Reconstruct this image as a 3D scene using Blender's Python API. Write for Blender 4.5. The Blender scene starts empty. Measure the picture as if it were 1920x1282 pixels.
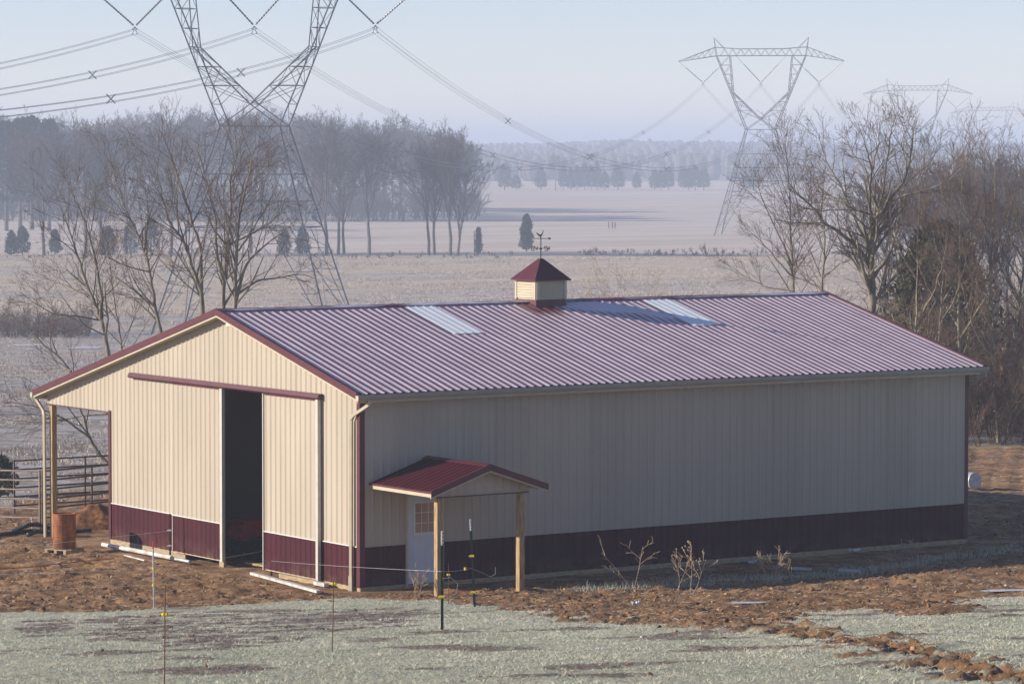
import bpy, math, random
import numpy as np
from mathutils import Vector, Matrix

# ------------------------------------------------------------------ camera
SC = bpy.context.scene
CAM = np.array([-42.1702, -68.3455, 10.02005]); YAW = 0.974896; PIT = -0.054873; FPX = 6629.75; ROLL = 0.001018
_c, _s, _cp, _sp = math.cos(YAW), math.sin(YAW), math.cos(PIT), math.sin(PIT)
FW = np.array([_c*_cp, _s*_cp, _sp]); _r = np.array([_s, -_c, 0.0]); _u = np.cross(_r, FW)
RT = math.cos(ROLL)*_r + math.sin(ROLL)*_u; UP = -math.sin(ROLL)*_r + math.cos(ROLL)*_u
FH = np.array([_c, _s]); RH = np.array([_s, -_c])
cam_d = bpy.data.cameras.new('camera'); cam = bpy.data.objects.new('camera', cam_d); SC.collection.objects.link(cam)
cam.matrix_world = Matrix([[RT[0], UP[0], -FW[0], CAM[0]], [RT[1], UP[1], -FW[1], CAM[1]], [RT[2], UP[2], -FW[2], CAM[2]], [0, 0, 0, 1]])
cam_d.sensor_fit = 'HORIZONTAL'; cam_d.sensor_width = 36.0; cam_d.lens = 36.0*FPX/1920.0
cam_d.clip_start = 0.5; cam_d.clip_end = 12000
SC.camera = cam
SC.render.resolution_x = 1024; SC.render.resolution_y = 683

# ------------------------------------------------------------------ light
SUN = np.array([-1.0, 0.6, 0.415]); SUN /= np.linalg.norm(SUN)
EL = math.asin(SUN[2]); AZ = math.atan2(SUN[0], SUN[1])
world = bpy.data.worlds.new('World'); SC.world = world; world.use_nodes = True
wt = world.node_tree; bg = wt.nodes['Background']
sky = wt.nodes.new('ShaderNodeTexSky'); sky.sky_type = 'NISHITA'; sky.sun_disc = False
sky.sun_elevation = EL; sky.sun_rotation = AZ; sky.altitude = 50; sky.air_density = 0.72; sky.dust_density = 0.0; sky.ozone_density = 2.4
tint = wt.nodes.new('ShaderNodeMix'); tint.data_type = 'RGBA'; tint.blend_type = 'MULTIPLY'; tint.inputs[0].default_value = 1.0; tint.inputs[7].default_value = (1.16, 0.985, 1.05, 1)   # the photo's cool lavender white balance, same in every direction
wt.links.new(sky.outputs[0], tint.inputs[6]); wt.links.new(tint.outputs[2], bg.inputs[0]); bg.inputs[1].default_value = 0.10
sun_d = bpy.data.lights.new('sun', 'SUN'); sun_d.energy = 5.0; sun_d.angle = math.radians(0.6); sun_d.color = (1.0, 0.90, 0.76)
sun = bpy.data.objects.new('sun', sun_d); SC.collection.objects.link(sun)
sun.rotation_euler = Vector(SUN).to_track_quat('Z', 'Y').to_euler(); sun.location = (-60, 30, 40)
SC.view_settings.view_transform = 'Standard'; SC.view_settings.look = 'None'; SC.view_settings.gamma = 1.0
SC.view_settings.exposure = 0.5
SC.cycles.max_bounces = 6; SC.cycles.volume_bounces = 3; SC.cycles.transparent_max_bounces = 8
SC.cycles.use_denoising = True

rng = np.random.default_rng(7); random.seed(7)
COL = SC.collection

# ------------------------------------------------------------------ pixels to places
def ray(px, py):
    return FW + RT*(px-960)/FPX - UP*(py-641)/FPX
def at(px, py, d):
    return CAM + ray(px, py)*d
def uv_of(x, y):
    dx, dy = x-CAM[0], y-CAM[1]
    return dx*RH[0]+dy*RH[1], dx*FH[0]+dy*FH[1]
def xy_of(u, v):
    return CAM[0]+RH[0]*u+FH[0]*v, CAM[1]+RH[1]*u+FH[1]*v
def smooth(a, b, t):
    t = np.clip((t-a)/(b-a), 0, 1); return t*t*(3-2*t)
def zground(x, y):
    x = np.asarray(x, float); y = np.asarray(y, float)
    u, v = uv_of(x, y)
    s = 0.3*x+0.95*y
    k = 0.15
    a = -0.107*(s+1.6)
    hill = k*np.log1p(np.exp(np.clip(a/k, -40, 40)))
    z = -0.10+hill
    z = z+0.28*np.exp(-((y+8.2)/1.6)**2)*smooth(5, 12, x)*smooth(60, 30, x)
    v0 = np.clip(98+28*(u+12)/22, 94, 130)
    t = (v-v0)/(340-v0); t = np.clip(t, -0.2, 1.3)
    t = 0.04*np.log1p(np.exp(t/0.04)); t = np.where(t > 1, 1, t)
    z = z-7.85*t
    z = z+8*smooth(1700, 3000, v)*(1+0.45*np.sin(u/170.0+0.3)+0.2*np.sin(u/61.0))
    return z
def ground_px(px, py, lo=25, hi=3000):
    r = ray(px, py)
    t = lo
    while t < hi:
        p = CAM+r*t
        if p[2] <= float(zground(p[0], p[1])): break
        t += 0.25 if t < 140 else 2
    a, b = t-2, t
    for _ in range(24):
        m = (a+b)/2; p = CAM+r*m
        if p[2] <= float(zground(p[0], p[1])): b = m
        else: a = m
    return CAM+r*b
def gz(x, y): return float(zground(x, y))
def ground_at(px, d):
    x, y = xy_of((px-960)/FPX*d, d); return np.array([x, y, gz(x, y)])

# ------------------------------------------------------------------ numpy noise
_perm = rng.integers(0, 1 << 30, 4096)
def _h(ix, iy):
    n = (ix*374761393 + iy*668265263) & 0x7fffffff
    n = ((n ^ (n >> 13))*1274126177) & 0x7fffffff
    return ((n ^ (n >> 16)) & 0xffff)/65535.0
def vnoise(x, y):
    ix = np.floor(x).astype(np.int64); iy = np.floor(y).astype(np.int64)
    fx = x-ix; fy = y-iy; fx = fx*fx*(3-2*fx); fy = fy*fy*(3-2*fy)
    a = _h(ix, iy); b = _h(ix+1, iy); c = _h(ix, iy+1); d = _h(ix+1, iy+1)
    return (a*(1-fx)+b*fx)*(1-fy)+(c*(1-fx)+d*fx)*fy
def fbm(x, y, o=4):
    r = 0; a = 0.5
    for i in range(o):
        r = r+a*vnoise(x+17.3*i, y-9.1*i); x = x*2.03; y = y*2.03; a *= 0.5
    return r/(1-0.5**o)
def inpoly(x, y, poly):
    c = np.zeros(np.shape(x), bool); n = len(poly)
    for i in range(n):
        x0, y0 = poly[i][0], poly[i][1]; x1, y1 = poly[(i+1) % n][0], poly[(i+1) % n][1]
        if y0 == y1: continue
        c ^= ((y0 > y) != (y1 > y)) & (x < (x1-x0)*(y-y0)/(y1-y0)+x0)
    return c

# ------------------------------------------------------------------ materials
def mat_new(name):
    m = bpy.data.materials.new(name); m.use_nodes = True
    return m, m.node_tree.nodes, m.node_tree.links, m.node_tree.nodes['Principled BSDF']
def N(nodes, typ, **kw):
    n = nodes.new(typ)
    for k, v in kw.items():
        if k.startswith('i_'):
            n.inputs[k[2:].replace('_', ' ')].default_value = v
        else: setattr(n, k, v)
    return n
def ramp(nodes, stops):
    r = nodes.new('ShaderNodeValToRGB'); e = r.color_ramp.elements
    while len(e) < len(stops): e.new(0.5)
    for el, (p, c) in zip(e, stops):
        el.position = p; el.color = (*c, 1)
    return r
def mat_noise(name, c1, c2, scale=4.0, rough=0.6, metal=0.0, spec=0.4, bump=0.0, stretch=(1, 1, 1), detail=6, lo=0.35, hi=0.65, coord='Object'):
    m, n, l, b = mat_new(name)
    tc = N(n, 'ShaderNodeTexCoord'); mp = N(n, 'ShaderNodeMapping'); mp.inputs['Scale'].default_value = stretch
    l.new(tc.outputs[coord], mp.inputs['Vector'])
    t = N(n, 'ShaderNodeTexNoise'); t.inputs['Scale'].default_value = scale; t.inputs['Detail'].default_value = detail
    l.new(mp.outputs[0], t.inputs['Vector'])
    r = ramp(n, [(lo, c1), (hi, c2)]); l.new(t.outputs['Fac'], r.inputs[0]); l.new(r.outputs[0], b.inputs['Base Color'])
    b.inputs['Roughness'].default_value = rough; b.inputs['Metallic'].default_value = metal
    b.inputs['Specular IOR Level'].default_value = spec
    if bump:
        bp = N(n, 'ShaderNodeBump'); bp.inputs['Strength'].default_value = bump; bp.inputs['Distance'].default_value = 0.02
        l.new(t.outputs['Fac'], bp.inputs['Height']); l.new(bp.outputs[0], b.inputs['Normal'])
    return m
M = {}
M['cream'] = mat_noise('cream_steel', (0.41, 0.335, 0.235), (0.45, 0.37, 0.265), 1.3, 0.45, 0, 0.25, stretch=(1, 1, 0.3))
M['cream_trim'] = mat_noise('cream_trim', (0.47, 0.40, 0.29), (0.52, 0.45, 0.33), 3, 0.4)
M['maroon'] = mat_noise('maroon_steel', (0.088, 0.015, 0.023), (0.11, 0.02, 0.03), 1.5, 0.45, 0, 0.25, stretch=(1, 1, 0.4))
M['maroon_trim'] = mat_noise('maroon_trim', (0.078, 0.013, 0.019), (0.10, 0.018, 0.025), 3, 0.42)
M['white_trim'] = mat_noise('white_trim', (0.62, 0.62, 0.62), (0.68, 0.68, 0.67), 5, 0.4)
M['edge'] = mat_noise('door_edge_trim', (0.50, 0.47, 0.41), (0.56, 0.53, 0.47), 5, 0.4)
M['gutter'] = mat_noise('gutter_paint', (0.30, 0.27, 0.23), (0.35, 0.32, 0.27), 2, 0.35)
M['wood'] = mat_noise('pine_post', (0.22, 0.14, 0.065), (0.48, 0.33, 0.17), 7, 0.75, stretch=(6, 6, 0.5), bump=0.2)
M['oldwood'] = mat_noise('treated_board', (0.28, 0.21, 0.12), (0.42, 0.33, 0.20), 5, 0.8, stretch=(1, 1, 4))
M['door'] = mat_noise('door_paint', (0.52, 0.56, 0.62), (0.57, 0.61, 0.66), 2, 0.45)
M['glass_dim'] = mat_noise('lite_glass', (0.34, 0.21, 0.13), (0.44, 0.28, 0.18), 2, 0.12, 0, 0.6)
M['dark'] = mat_noise('dark_iron', (0.012, 0.012, 0.014), (0.03, 0.028, 0.028), 8, 0.5)
M['tpost'] = mat_noise('green_tpost', (0.008, 0.022, 0.016), (0.02, 0.04, 0.03), 8, 0.55)
M['rust'] = mat_noise('rusty_drum', (0.085, 0.028, 0.014), (0.40, 0.14, 0.042), 5.5, 0.75, 0, 0.3, bump=0.15, stretch=(1, 1, 0.5), lo=0.3, hi=0.7)
M['rust_rod'] = mat_noise('rust_rod', (0.10, 0.035, 0.02), (0.2, 0.07, 0.035), 8, 0.8)
M['pipe_rust'] = mat_noise('corral_pipe', (0.06, 0.04, 0.035), (0.16, 0.10, 0.075), 3, 0.65)
M['pipe_light'] = mat_noise('corral_pipe_sunlit', (0.20, 0.15, 0.12), (0.34, 0.27, 0.22), 3, 0.6)  # paler copy of the corral pipe, sunlight put into its colour
M['soil'] = mat_noise('soil', (0.09, 0.04, 0.018), (0.32, 0.15, 0.065), 7, 0.95, 0, 0.1, bump=1.0, detail=9)
M['hose'] = mat_noise('black_hose', (0.008, 0.01, 0.014), (0.02, 0.024, 0.03), 5, 0.4)
M['pvc'] = mat_noise('white_pvc', (0.42, 0.38, 0.33), (0.68, 0.67, 0.65), 5, 0.5)
M['lid'] = mat_noise('drum_lid', (0.40, 0.40, 0.41), (0.55, 0.55, 0.56), 5, 0.5)
M['yellow'] = mat_noise('yellow_insulator', (0.75, 0.5, 0.02), (0.85, 0.62, 0.05), 8, 0.4)
M['red'] = mat_noise('red_paint', (0.5, 0.02, 0.015), (0.6, 0.04, 0.02), 4, 0.4)
M['galv'] = mat_noise('galvanised', (0.42, 0.45, 0.48), (0.58, 0.6, 0.62), 6, 0.4, 0.5)
M['wire'] = mat_noise('fence_wire', (0.55, 0.55, 0.55), (0.7, 0.7, 0.7), 6, 0.4, 0.2)
M['steel'] = mat_noise('pylon_steel', (0.11, 0.115, 0.13), (0.17, 0.175, 0.195), 0.5, 0.6, 0.2)
M['insul'] = mat_noise('insulator', (0.05, 0.05, 0.06), (0.1, 0.1, 0.11), 2, 0.3)
M['cable'] = mat_noise('conductor', (0.16, 0.17, 0.18), (0.25, 0.26, 0.27), 2, 0.5, 0.2)
M['bark'] = mat_noise('bark', (0.13, 0.11, 0.08), (0.27, 0.235, 0.17), 4, 0.9, 0, 0.2, stretch=(2, 2, 0.7))
M['bark_pale'] = mat_noise('bark_pale', (0.20, 0.17, 0.12), (0.36, 0.32, 0.22), 4, 0.9, 0, 0.2, stretch=(2, 2, 0.7))
M['twig'] = mat_noise('twig', (0.11, 0.075, 0.06), (0.20, 0.14, 0.11), 1.2, 0.9, 0, 0.2)
M['twig_red'] = mat_noise('twig_red', (0.14, 0.09, 0.065), (0.25, 0.17, 0.12), 1.2, 0.9, 0, 0.2)
M['bark_far'] = mat_noise('bark_far', (0.09, 0.08, 0.075), (0.15, 0.135, 0.12), 0.4, 0.9, 0, 0.2)
M['twig_far'] = mat_noise('twig_far', (0.085, 0.072, 0.068), (0.14, 0.118, 0.108), 0.3, 0.9, 0, 0.2)
M['cedar'] = mat_noise('cedar_foliage', (0.05, 0.05, 0.022), (0.12, 0.105, 0.05), 1.5, 0.85, 0, 0.2)
M['cedar_dark'] = mat_noise('cedar_dark', (0.025, 0.035, 0.025), (0.05, 0.062, 0.042), 0.6, 0.85, 0, 0.2)
M['weed'] = mat_noise('dead_weed', (0.33, 0.23, 0.15), (0.52, 0.40, 0.27), 3, 0.9)
M['ice'] = mat_noise('ice', (0.45, 0.45, 0.48), (0.72, 0.73, 0.77), 9, 0.4)
M['black'] = mat_noise('black_plastic', (0.01, 0.01, 0.01), (0.02, 0.02, 0.02), 3, 0.5)
M['tyre'] = mat_noise('tyre', (0.015, 0.015, 0.015), (0.03, 0.03, 0.03), 8, 0.8)
M['orange_cord'] = mat_noise('orange_cord', (0.35, 0.10, 0.03), (0.45, 0.14, 0.04), 6, 0.7)

def mat_siding(name, c1, c2, dust):
    m = mat_noise(name, c1, c2, 1.3, 0.55, 0, 0.12, stretch=(1, 1, 0.3)); n = m.node_tree.nodes; l = m.node_tree.links; b = n['Principled BSDF']
    src = b.inputs['Base Color'].links[0].from_socket
    oi = N(n, 'ShaderNodeObjectInfo'); mr = N(n, 'ShaderNodeMapRange'); mr.inputs[3].default_value = 0.95; mr.inputs[4].default_value = 1.05; l.new(oi.outputs['Random'], mr.inputs[0])
    sc_ = N(n, 'ShaderNodeVectorMath', operation='SCALE'); l.new(src, sc_.inputs[0]); l.new(mr.outputs[0], sc_.inputs['Scale'])
    geo = N(n, 'ShaderNodeNewGeometry'); sp = N(n, 'ShaderNodeSeparateXYZ'); l.new(geo.outputs['Position'], sp.inputs[0])
    t = N(n, 'ShaderNodeTexNoise'); t.inputs['Scale'].default_value = 2.3; t.inputs['Detail'].default_value = 8; t.inputs['Roughness'].default_value = 0.7; l.new(geo.outputs['Position'], t.inputs['Vector'])
    a = N(n, 'ShaderNodeMapRange'); a.inputs[1].default_value = 0.42; a.inputs[2].default_value = 0.0; a.inputs[3].default_value = 0.0; a.inputs[4].default_value = 1.0; l.new(sp.outputs[2], a.inputs[0])
    k = N(n, 'ShaderNodeMapRange'); k.inputs[1].default_value = 0.40; k.inputs[2].default_value = 0.75; k.inputs[4].default_value = dust; l.new(t.outputs['Fac'], k.inputs[0])
    f = N(n, 'ShaderNodeMath', operation='MULTIPLY'); f.use_clamp = True; l.new(a.outputs[0], f.inputs[0]); l.new(k.outputs[0], f.inputs[1])
    mx = N(n, 'ShaderNodeMix', data_type='RGBA'); mx.inputs[7].default_value = (0.24, 0.16, 0.11, 1); l.new(f.outputs[0], mx.inputs[0]); l.new(sc_.outputs[0], mx.inputs[6]); l.new(mx.outputs[2], b.inputs['Base Color'])
    w = N(n, 'ShaderNodeTexNoise'); w.inputs['Scale'].default_value = 1.7; w.inputs['Detail'].default_value = 2; l.new(geo.outputs['Position'], w.inputs['Vector'])
    bp = N(n, 'ShaderNodeBump'); bp.inputs['Strength'].default_value = 0.25; bp.inputs['Distance'].default_value = 0.04; l.new(w.outputs['Fac'], bp.inputs['Height']); l.new(bp.outputs[0], b.inputs['Normal'])
    return m
M['cream'] = mat_siding('cream_steel', (0.415, 0.36, 0.285), (0.45, 0.39, 0.31), 0.2)
M['maroon'] = mat_siding('maroon_steel', (0.052, 0.008, 0.0135), (0.066, 0.0105, 0.017), 0.5)
def mat_roof():
    m, n, l, b = mat_new('roof_steel_frosted')
    geo = N(n, 'ShaderNodeNewGeometry'); sep = N(n, 'ShaderNodeSeparateXYZ'); l.new(geo.outputs['Position'], sep.inputs[0])
    def mth(op, a, bb=None, clamp=False):
        k = N(n, 'ShaderNodeMath', operation=op); k.use_clamp = clamp
        for i, v in enumerate((a, bb)):
            if v is None: continue
            if isinstance(v, (int, float)): k.inputs[i].default_value = v
            else: l.new(v, k.inputs[i])
        return k.outputs[0]
    X, Y = sep.outputs[0], sep.outputs[1]
    ns = N(n, 'ShaderNodeTexNoise'); ns.inputs['Scale'].default_value = 1.1; ns.inputs['Detail'].default_value = 5
    l.new(geo.outputs['Position'], ns.inputs['Vector'])
    fine = N(n, 'ShaderNodeTexNoise'); fine.inputs['Scale'].default_value = 16; fine.inputs['Detail'].default_value = 3
    l.new(geo.outputs['Position'], fine.inputs['Vector'])
    wob = mth('ADD', mth('MULTIPLY', mth('SUBTRACT', ns.outputs['Fac'], 0.5), 0.9), mth('MULTIPLY', mth('SUBTRACT', fine.outputs['Fac'], 0.5), 0.35))
    # frost left where the cupola keeps the sheets cold: a tongue running down from the ridge
    low = mth('SUBTRACT', mth('ADD', Y, wob), mth('SUBTRACT', 5.62, mth('MULTIPLY', mth('SUBTRACT', X, 8.76), 0.44)))
    up = mth('SUBTRACT', mth('ADD', mth('MULTIPLY', mth('SUBTRACT', 6.2, Y), 1.0), 10.95), mth('ADD', X, wob))
    left = mth('SUBTRACT', X, 9.35)
    tri = mth('MINIMUM', mth('MINIMUM', low, up), left)
    tri = mth('MULTIPLY', mth('MULTIPLY', tri, 3.5, True), mth('GREATER_THAN', 6.2, Y))
    pan = N(n, 'ShaderNodeAttribute', attribute_name='pan')
    pf = mth('MULTIPLY', pan.outputs['Fac'], mth('ADD', 0.62, mth('MULTIPLY', ns.outputs['Fac'], 0.45)), True)
    pf = mth('MULTIPLY', pf, mth('ADD', 0.75, mth('MULTIPLY', fine.outputs['Fac'], 0.4)), True)
    # cupola's dark reflection painted in: frost thinned on the sheets just below it
    st = mth('MULTIPLY', mth('MULTIPLY', mth('SUBTRACT', X, 8.25), 6, True), mth('MULTIPLY', mth('SUBTRACT', 9.35, X), 6, True))
    st = mth('MULTIPLY', st, mth('MULTIPLY', mth('SUBTRACT', Y, 4.75), 2.0, True))
    pf = mth('MULTIPLY', pf, mth('SUBTRACT', 1.0, mth('MULTIPLY', st, 0.9)))
    fr = mth('MAXIMUM', pf, mth('MULTIPLY', tri, 0.85))
    mx = N(n, 'ShaderNodeMix', data_type='RGBA'); mx.inputs[6].default_value = (0.13, 0.022, 0.034, 1); mx.inputs[7].default_value = (0.85, 0.75, 0.80, 1)
    l.new(fr, mx.inputs[0]); l.new(mx.outputs[2], b.inputs['Base Color'])
    rr = N(n, 'ShaderNodeMapRange'); rr.inputs[3].default_value = 0.33; rr.inputs[4].default_value = 0.5; l.new(fr, rr.inputs[0])
    l.new(rr.outputs[0], b.inputs['Roughness']); b.inputs['Specular IOR Level'].default_value = 0.5
    return m
M['roof'] = mat_roof()
M['skylight'] = mat_noise('skylight_sheet', (0.86, 0.89, 0.88), (0.92, 0.93, 0.92), 3, 0.35)

def mat_ground():
    m, n, l, b = mat_new('ground_soil_grass_field')
    geo = N(n, 'ShaderNodeNewGeometry')
    def tex(scale, detail=6, stretch=None, rough=0.6):
        t = N(n, 'ShaderNodeTexNoise'); t.inputs['Scale'].default_value = scale; t.inputs['Detail'].default_value = detail; t.inputs['Roughness'].default_value = rough
        if stretch:
            mp = N(n, 'ShaderNodeMapping'); mp.inputs['Rotation'].default_value = (0, 0, -YAW+math.pi/2); mp.inputs['Scale'].default_value = stretch
            mp.vector_type = 'POINT'; l.new(geo.outputs['Position'], mp.inputs['Vector']); l.new(mp.outputs[0], t.inputs['Vector'])
        else: l.new(geo.outputs['Position'], t.inputs['Vector'])
        return t.outputs['Fac']
    def att(a):
        k = N(n, 'ShaderNodeAttribute', attribute_name=a); return k.outputs['Fac']
    def mix(f, a, c):
        k = N(n, 'ShaderNodeMix', data_type='RGBA')
        l.new(f, k.inputs[0])
        for i, v in ((6, a), (7, c)):
            if isinstance(v, tuple): k.inputs[i].default_value = (*v, 1)
            else: l.new(v, k.inputs[i])
        return k.outputs[2]
    def rmp(f, stops):
        r = ramp(n, stops); l.new(f, r.inputs[0]); return r.outputs[0]
    def mth(op, a, c, clamp=True):
        k = N(n, 'ShaderNodeMath', operation=op); k.use_clamp = clamp
        for i, v in enumerate((a, c)):
            if isinstance(v, (int, float)): k.inputs[i].default_value = v
            else: l.new(v, k.inputs[i])
        return k.outputs[0]
    t_f, t_m, t_l = tex(9, 8, None, 0.7), tex(1.6, 7), tex(0.22, 5)
    dirt = mix(rmp(t_f, [(0.3, (0.0,)*3), (0.7, (1.0,)*3)]), (0.10, 0.052, 0.027), (0.36, 0.20, 0.098))
    dirt = mix(rmp(t_m, [(0.42, (0.0,)*3), (0.62, (1.0,)*3)]), dirt, (0.48, 0.29, 0.15))
    dirt = mix(rmp(tex(0.5, 5), [(0.5, (0.0,)*3), (0.68, (0.75,)*3)]), dirt, (0.19, 0.108, 0.06))
    fr = mth('MULTIPLY', rmp(tex(3.4, 8, None, 0.75), [(0.56, (0.0,)*3), (0.68, (1.0,)*3)]), att('frost'))
    dirt = mix(fr, dirt, (0.55, 0.52, 0.52))
    bare = mix(rmp(t_f, [(0.38, (0.0,)*3), (0.62, (1.0,)*3)]), (0.10, 0.063, 0.05), (0.34, 0.27, 0.24))
    grass = mix(rmp(t_m, [(0.35, (0.0,)*3), (0.65, (1.0,)*3)]), (0.50, 0.52, 0.42), (0.63, 0.58, 0.43))
    grass = mix(rmp(t_f, [(0.28, (0.0,)*3), (0.52, (1.0,)*3)]), (0.24, 0.25, 0.17), grass)
    f1 = tex(0.55, 9, None, 0.78); f2 = tex(0.035, 5, (0.4, 2.2, 1)); f3 = tex(0.012, 4, (0.35, 2.5, 1))
    fieldA = mix(rmp(f1, [(0.4, (0.0,)*3), (0.6, (1.0,)*3)]), (0.24, 0.20, 0.17), (0.55, 0.52, 0.51))
    fieldB = mix(rmp(f1, [(0.4, (0.0,)*3), (0.6, (1.0,)*3)]), (0.51, 0.385, 0.26), (0.65, 0.53, 0.39))
    fieldC = mix(rmp(f2, [(0.4, (0.0,)*3), (0.6, (1.0,)*3)]), (0.56, 0.45, 0.375), (0.64, 0.55, 0.48))
    field = mix(att('stubble'), fieldA, mix(rmp(f2, [(0.42, (0.0,)*3), (0.66, (1.0,)*3)]), fieldB, fieldA))
    field = mix(att('farfield'), field, fieldC)
    field = mix(mth('MULTIPLY', rmp(f3, [(0.5, (0.0,)*3), (0.66, (1.0,)*3)]), 0.12), field, (0.26, 0.22, 0.18))
    c = mix(att('bare'), grass, bare); c = mix(att('dirt'), c, dirt); c = mix(att('field'), c, field)
    l.new(c, b.inputs['Base Color']); b.inputs['Roughness'].default_value = 0.95; b.inputs['Specular IOR Level'].default_value = 0.15
    bp = N(n, 'ShaderNodeBump'); bp.inputs['Strength'].default_value = 1.0; bp.inputs['Distance'].default_value = 0.10
    l.new(tex(14, 9, None, 0.75), bp.inputs['Height']); l.new(bp.outputs[0], b.inputs['Normal'])
    return m
M['ground'] = mat_ground()

def mat_rnd(name, stops, rough=0.9):
    m, n, l, b = mat_new(name)
    a = N(n, 'ShaderNodeAttribute', attribute_name='rnd'); r = ramp(n, stops)
    l.new(a.outputs['Fac'], r.inputs[0]); l.new(r.outputs[0], b.inputs['Base Color'])
    b.inputs['Roughness'].default_value = rough; b.inputs['Specular IOR Level'].default_value = 0.15
    return m
M['grass'] = mat_rnd('frosted_grass', [(0.0, (0.24, 0.25, 0.14)), (0.2, (0.43, 0.44, 0.31)), (0.5, (0.57, 0.58, 0.47)), (0.75, (0.63, 0.58, 0.42)), (1.0, (0.70, 0.72, 0.66))])
M['clod'] = mat_rnd('soil_clod', [(0.0, (0.06, 0.028, 0.015)), (0.5, (0.235, 0.125, 0.062)), (0.85, (0.40, 0.23, 0.118)), (0.9, (0.45, 0.42, 0.41)), (1.0, (0.6, 0.58, 0.58))])

# ------------------------------------------------------------------ mesh helpers
def mesh_np(name, V, F, mat, parent=None, attrs=None, smooth_=False):
    """V (n,3); F list of (k,4) or (k,3) int arrays."""
    V = np.ascontiguousarray(V, np.float32)
    me = bpy.data.meshes.new(name)
    me.vertices.add(len(V)); me.vertices.foreach_set('co', V.ravel())
    if not isinstance(F, (list, tuple)): F = [F]
    F = [np.asarray(f, np.int32) for f in F if len(f)]
    nl = sum(f.size for f in F); nf = sum(len(f) for f in F)
    me.loops.add(nl); me.polygons.add(nf)
    me.loops.foreach_set('vertex_index', np.concatenate([f.ravel() for f in F]))
    tot = np.concatenate([np.full(len(f), f.shape[1], np.int32) for f in F])
    st = np.concatenate([[0], np.cumsum(tot)[:-1]]).astype(np.int32)
    me.polygons.foreach_set('loop_start', st); me.polygons.foreach_set('loop_total', tot)
    if smooth_: me.polygons.foreach_set('use_smooth', np.ones(nf, bool))
    me.update(); me.validate()
    for k, a in (attrs or {}).items():
        at_ = me.attributes.new(k, 'FLOAT', 'POINT'); at_.data.foreach_set('value', np.ascontiguousarray(a, np.float32))
    me.materials.append(M[mat] if isinstance(mat, str) else mat)
    o = bpy.data.objects.new(name, me); COL.objects.link(o)
    if parent is not None: o.parent = parent
    return o
def copy_obj(o, parent=None, loc=None):
    c = o.copy(); COL.objects.link(c); c.parent = parent
    if loc is not None: c.location = loc
    return c
def tag(o, label, cat, group=None):
    o['label'] = label; o['category'] = cat
    if group: o['group'] = group
    return o
def empty(name, loc=(0, 0, 0), rz=0):
    o = bpy.data.objects.new(name, None); o.empty_display_size = 0.3; COL.objects.link(o); o.location = loc; o.rotation_euler = (0, 0, rz)
    return o
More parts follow.
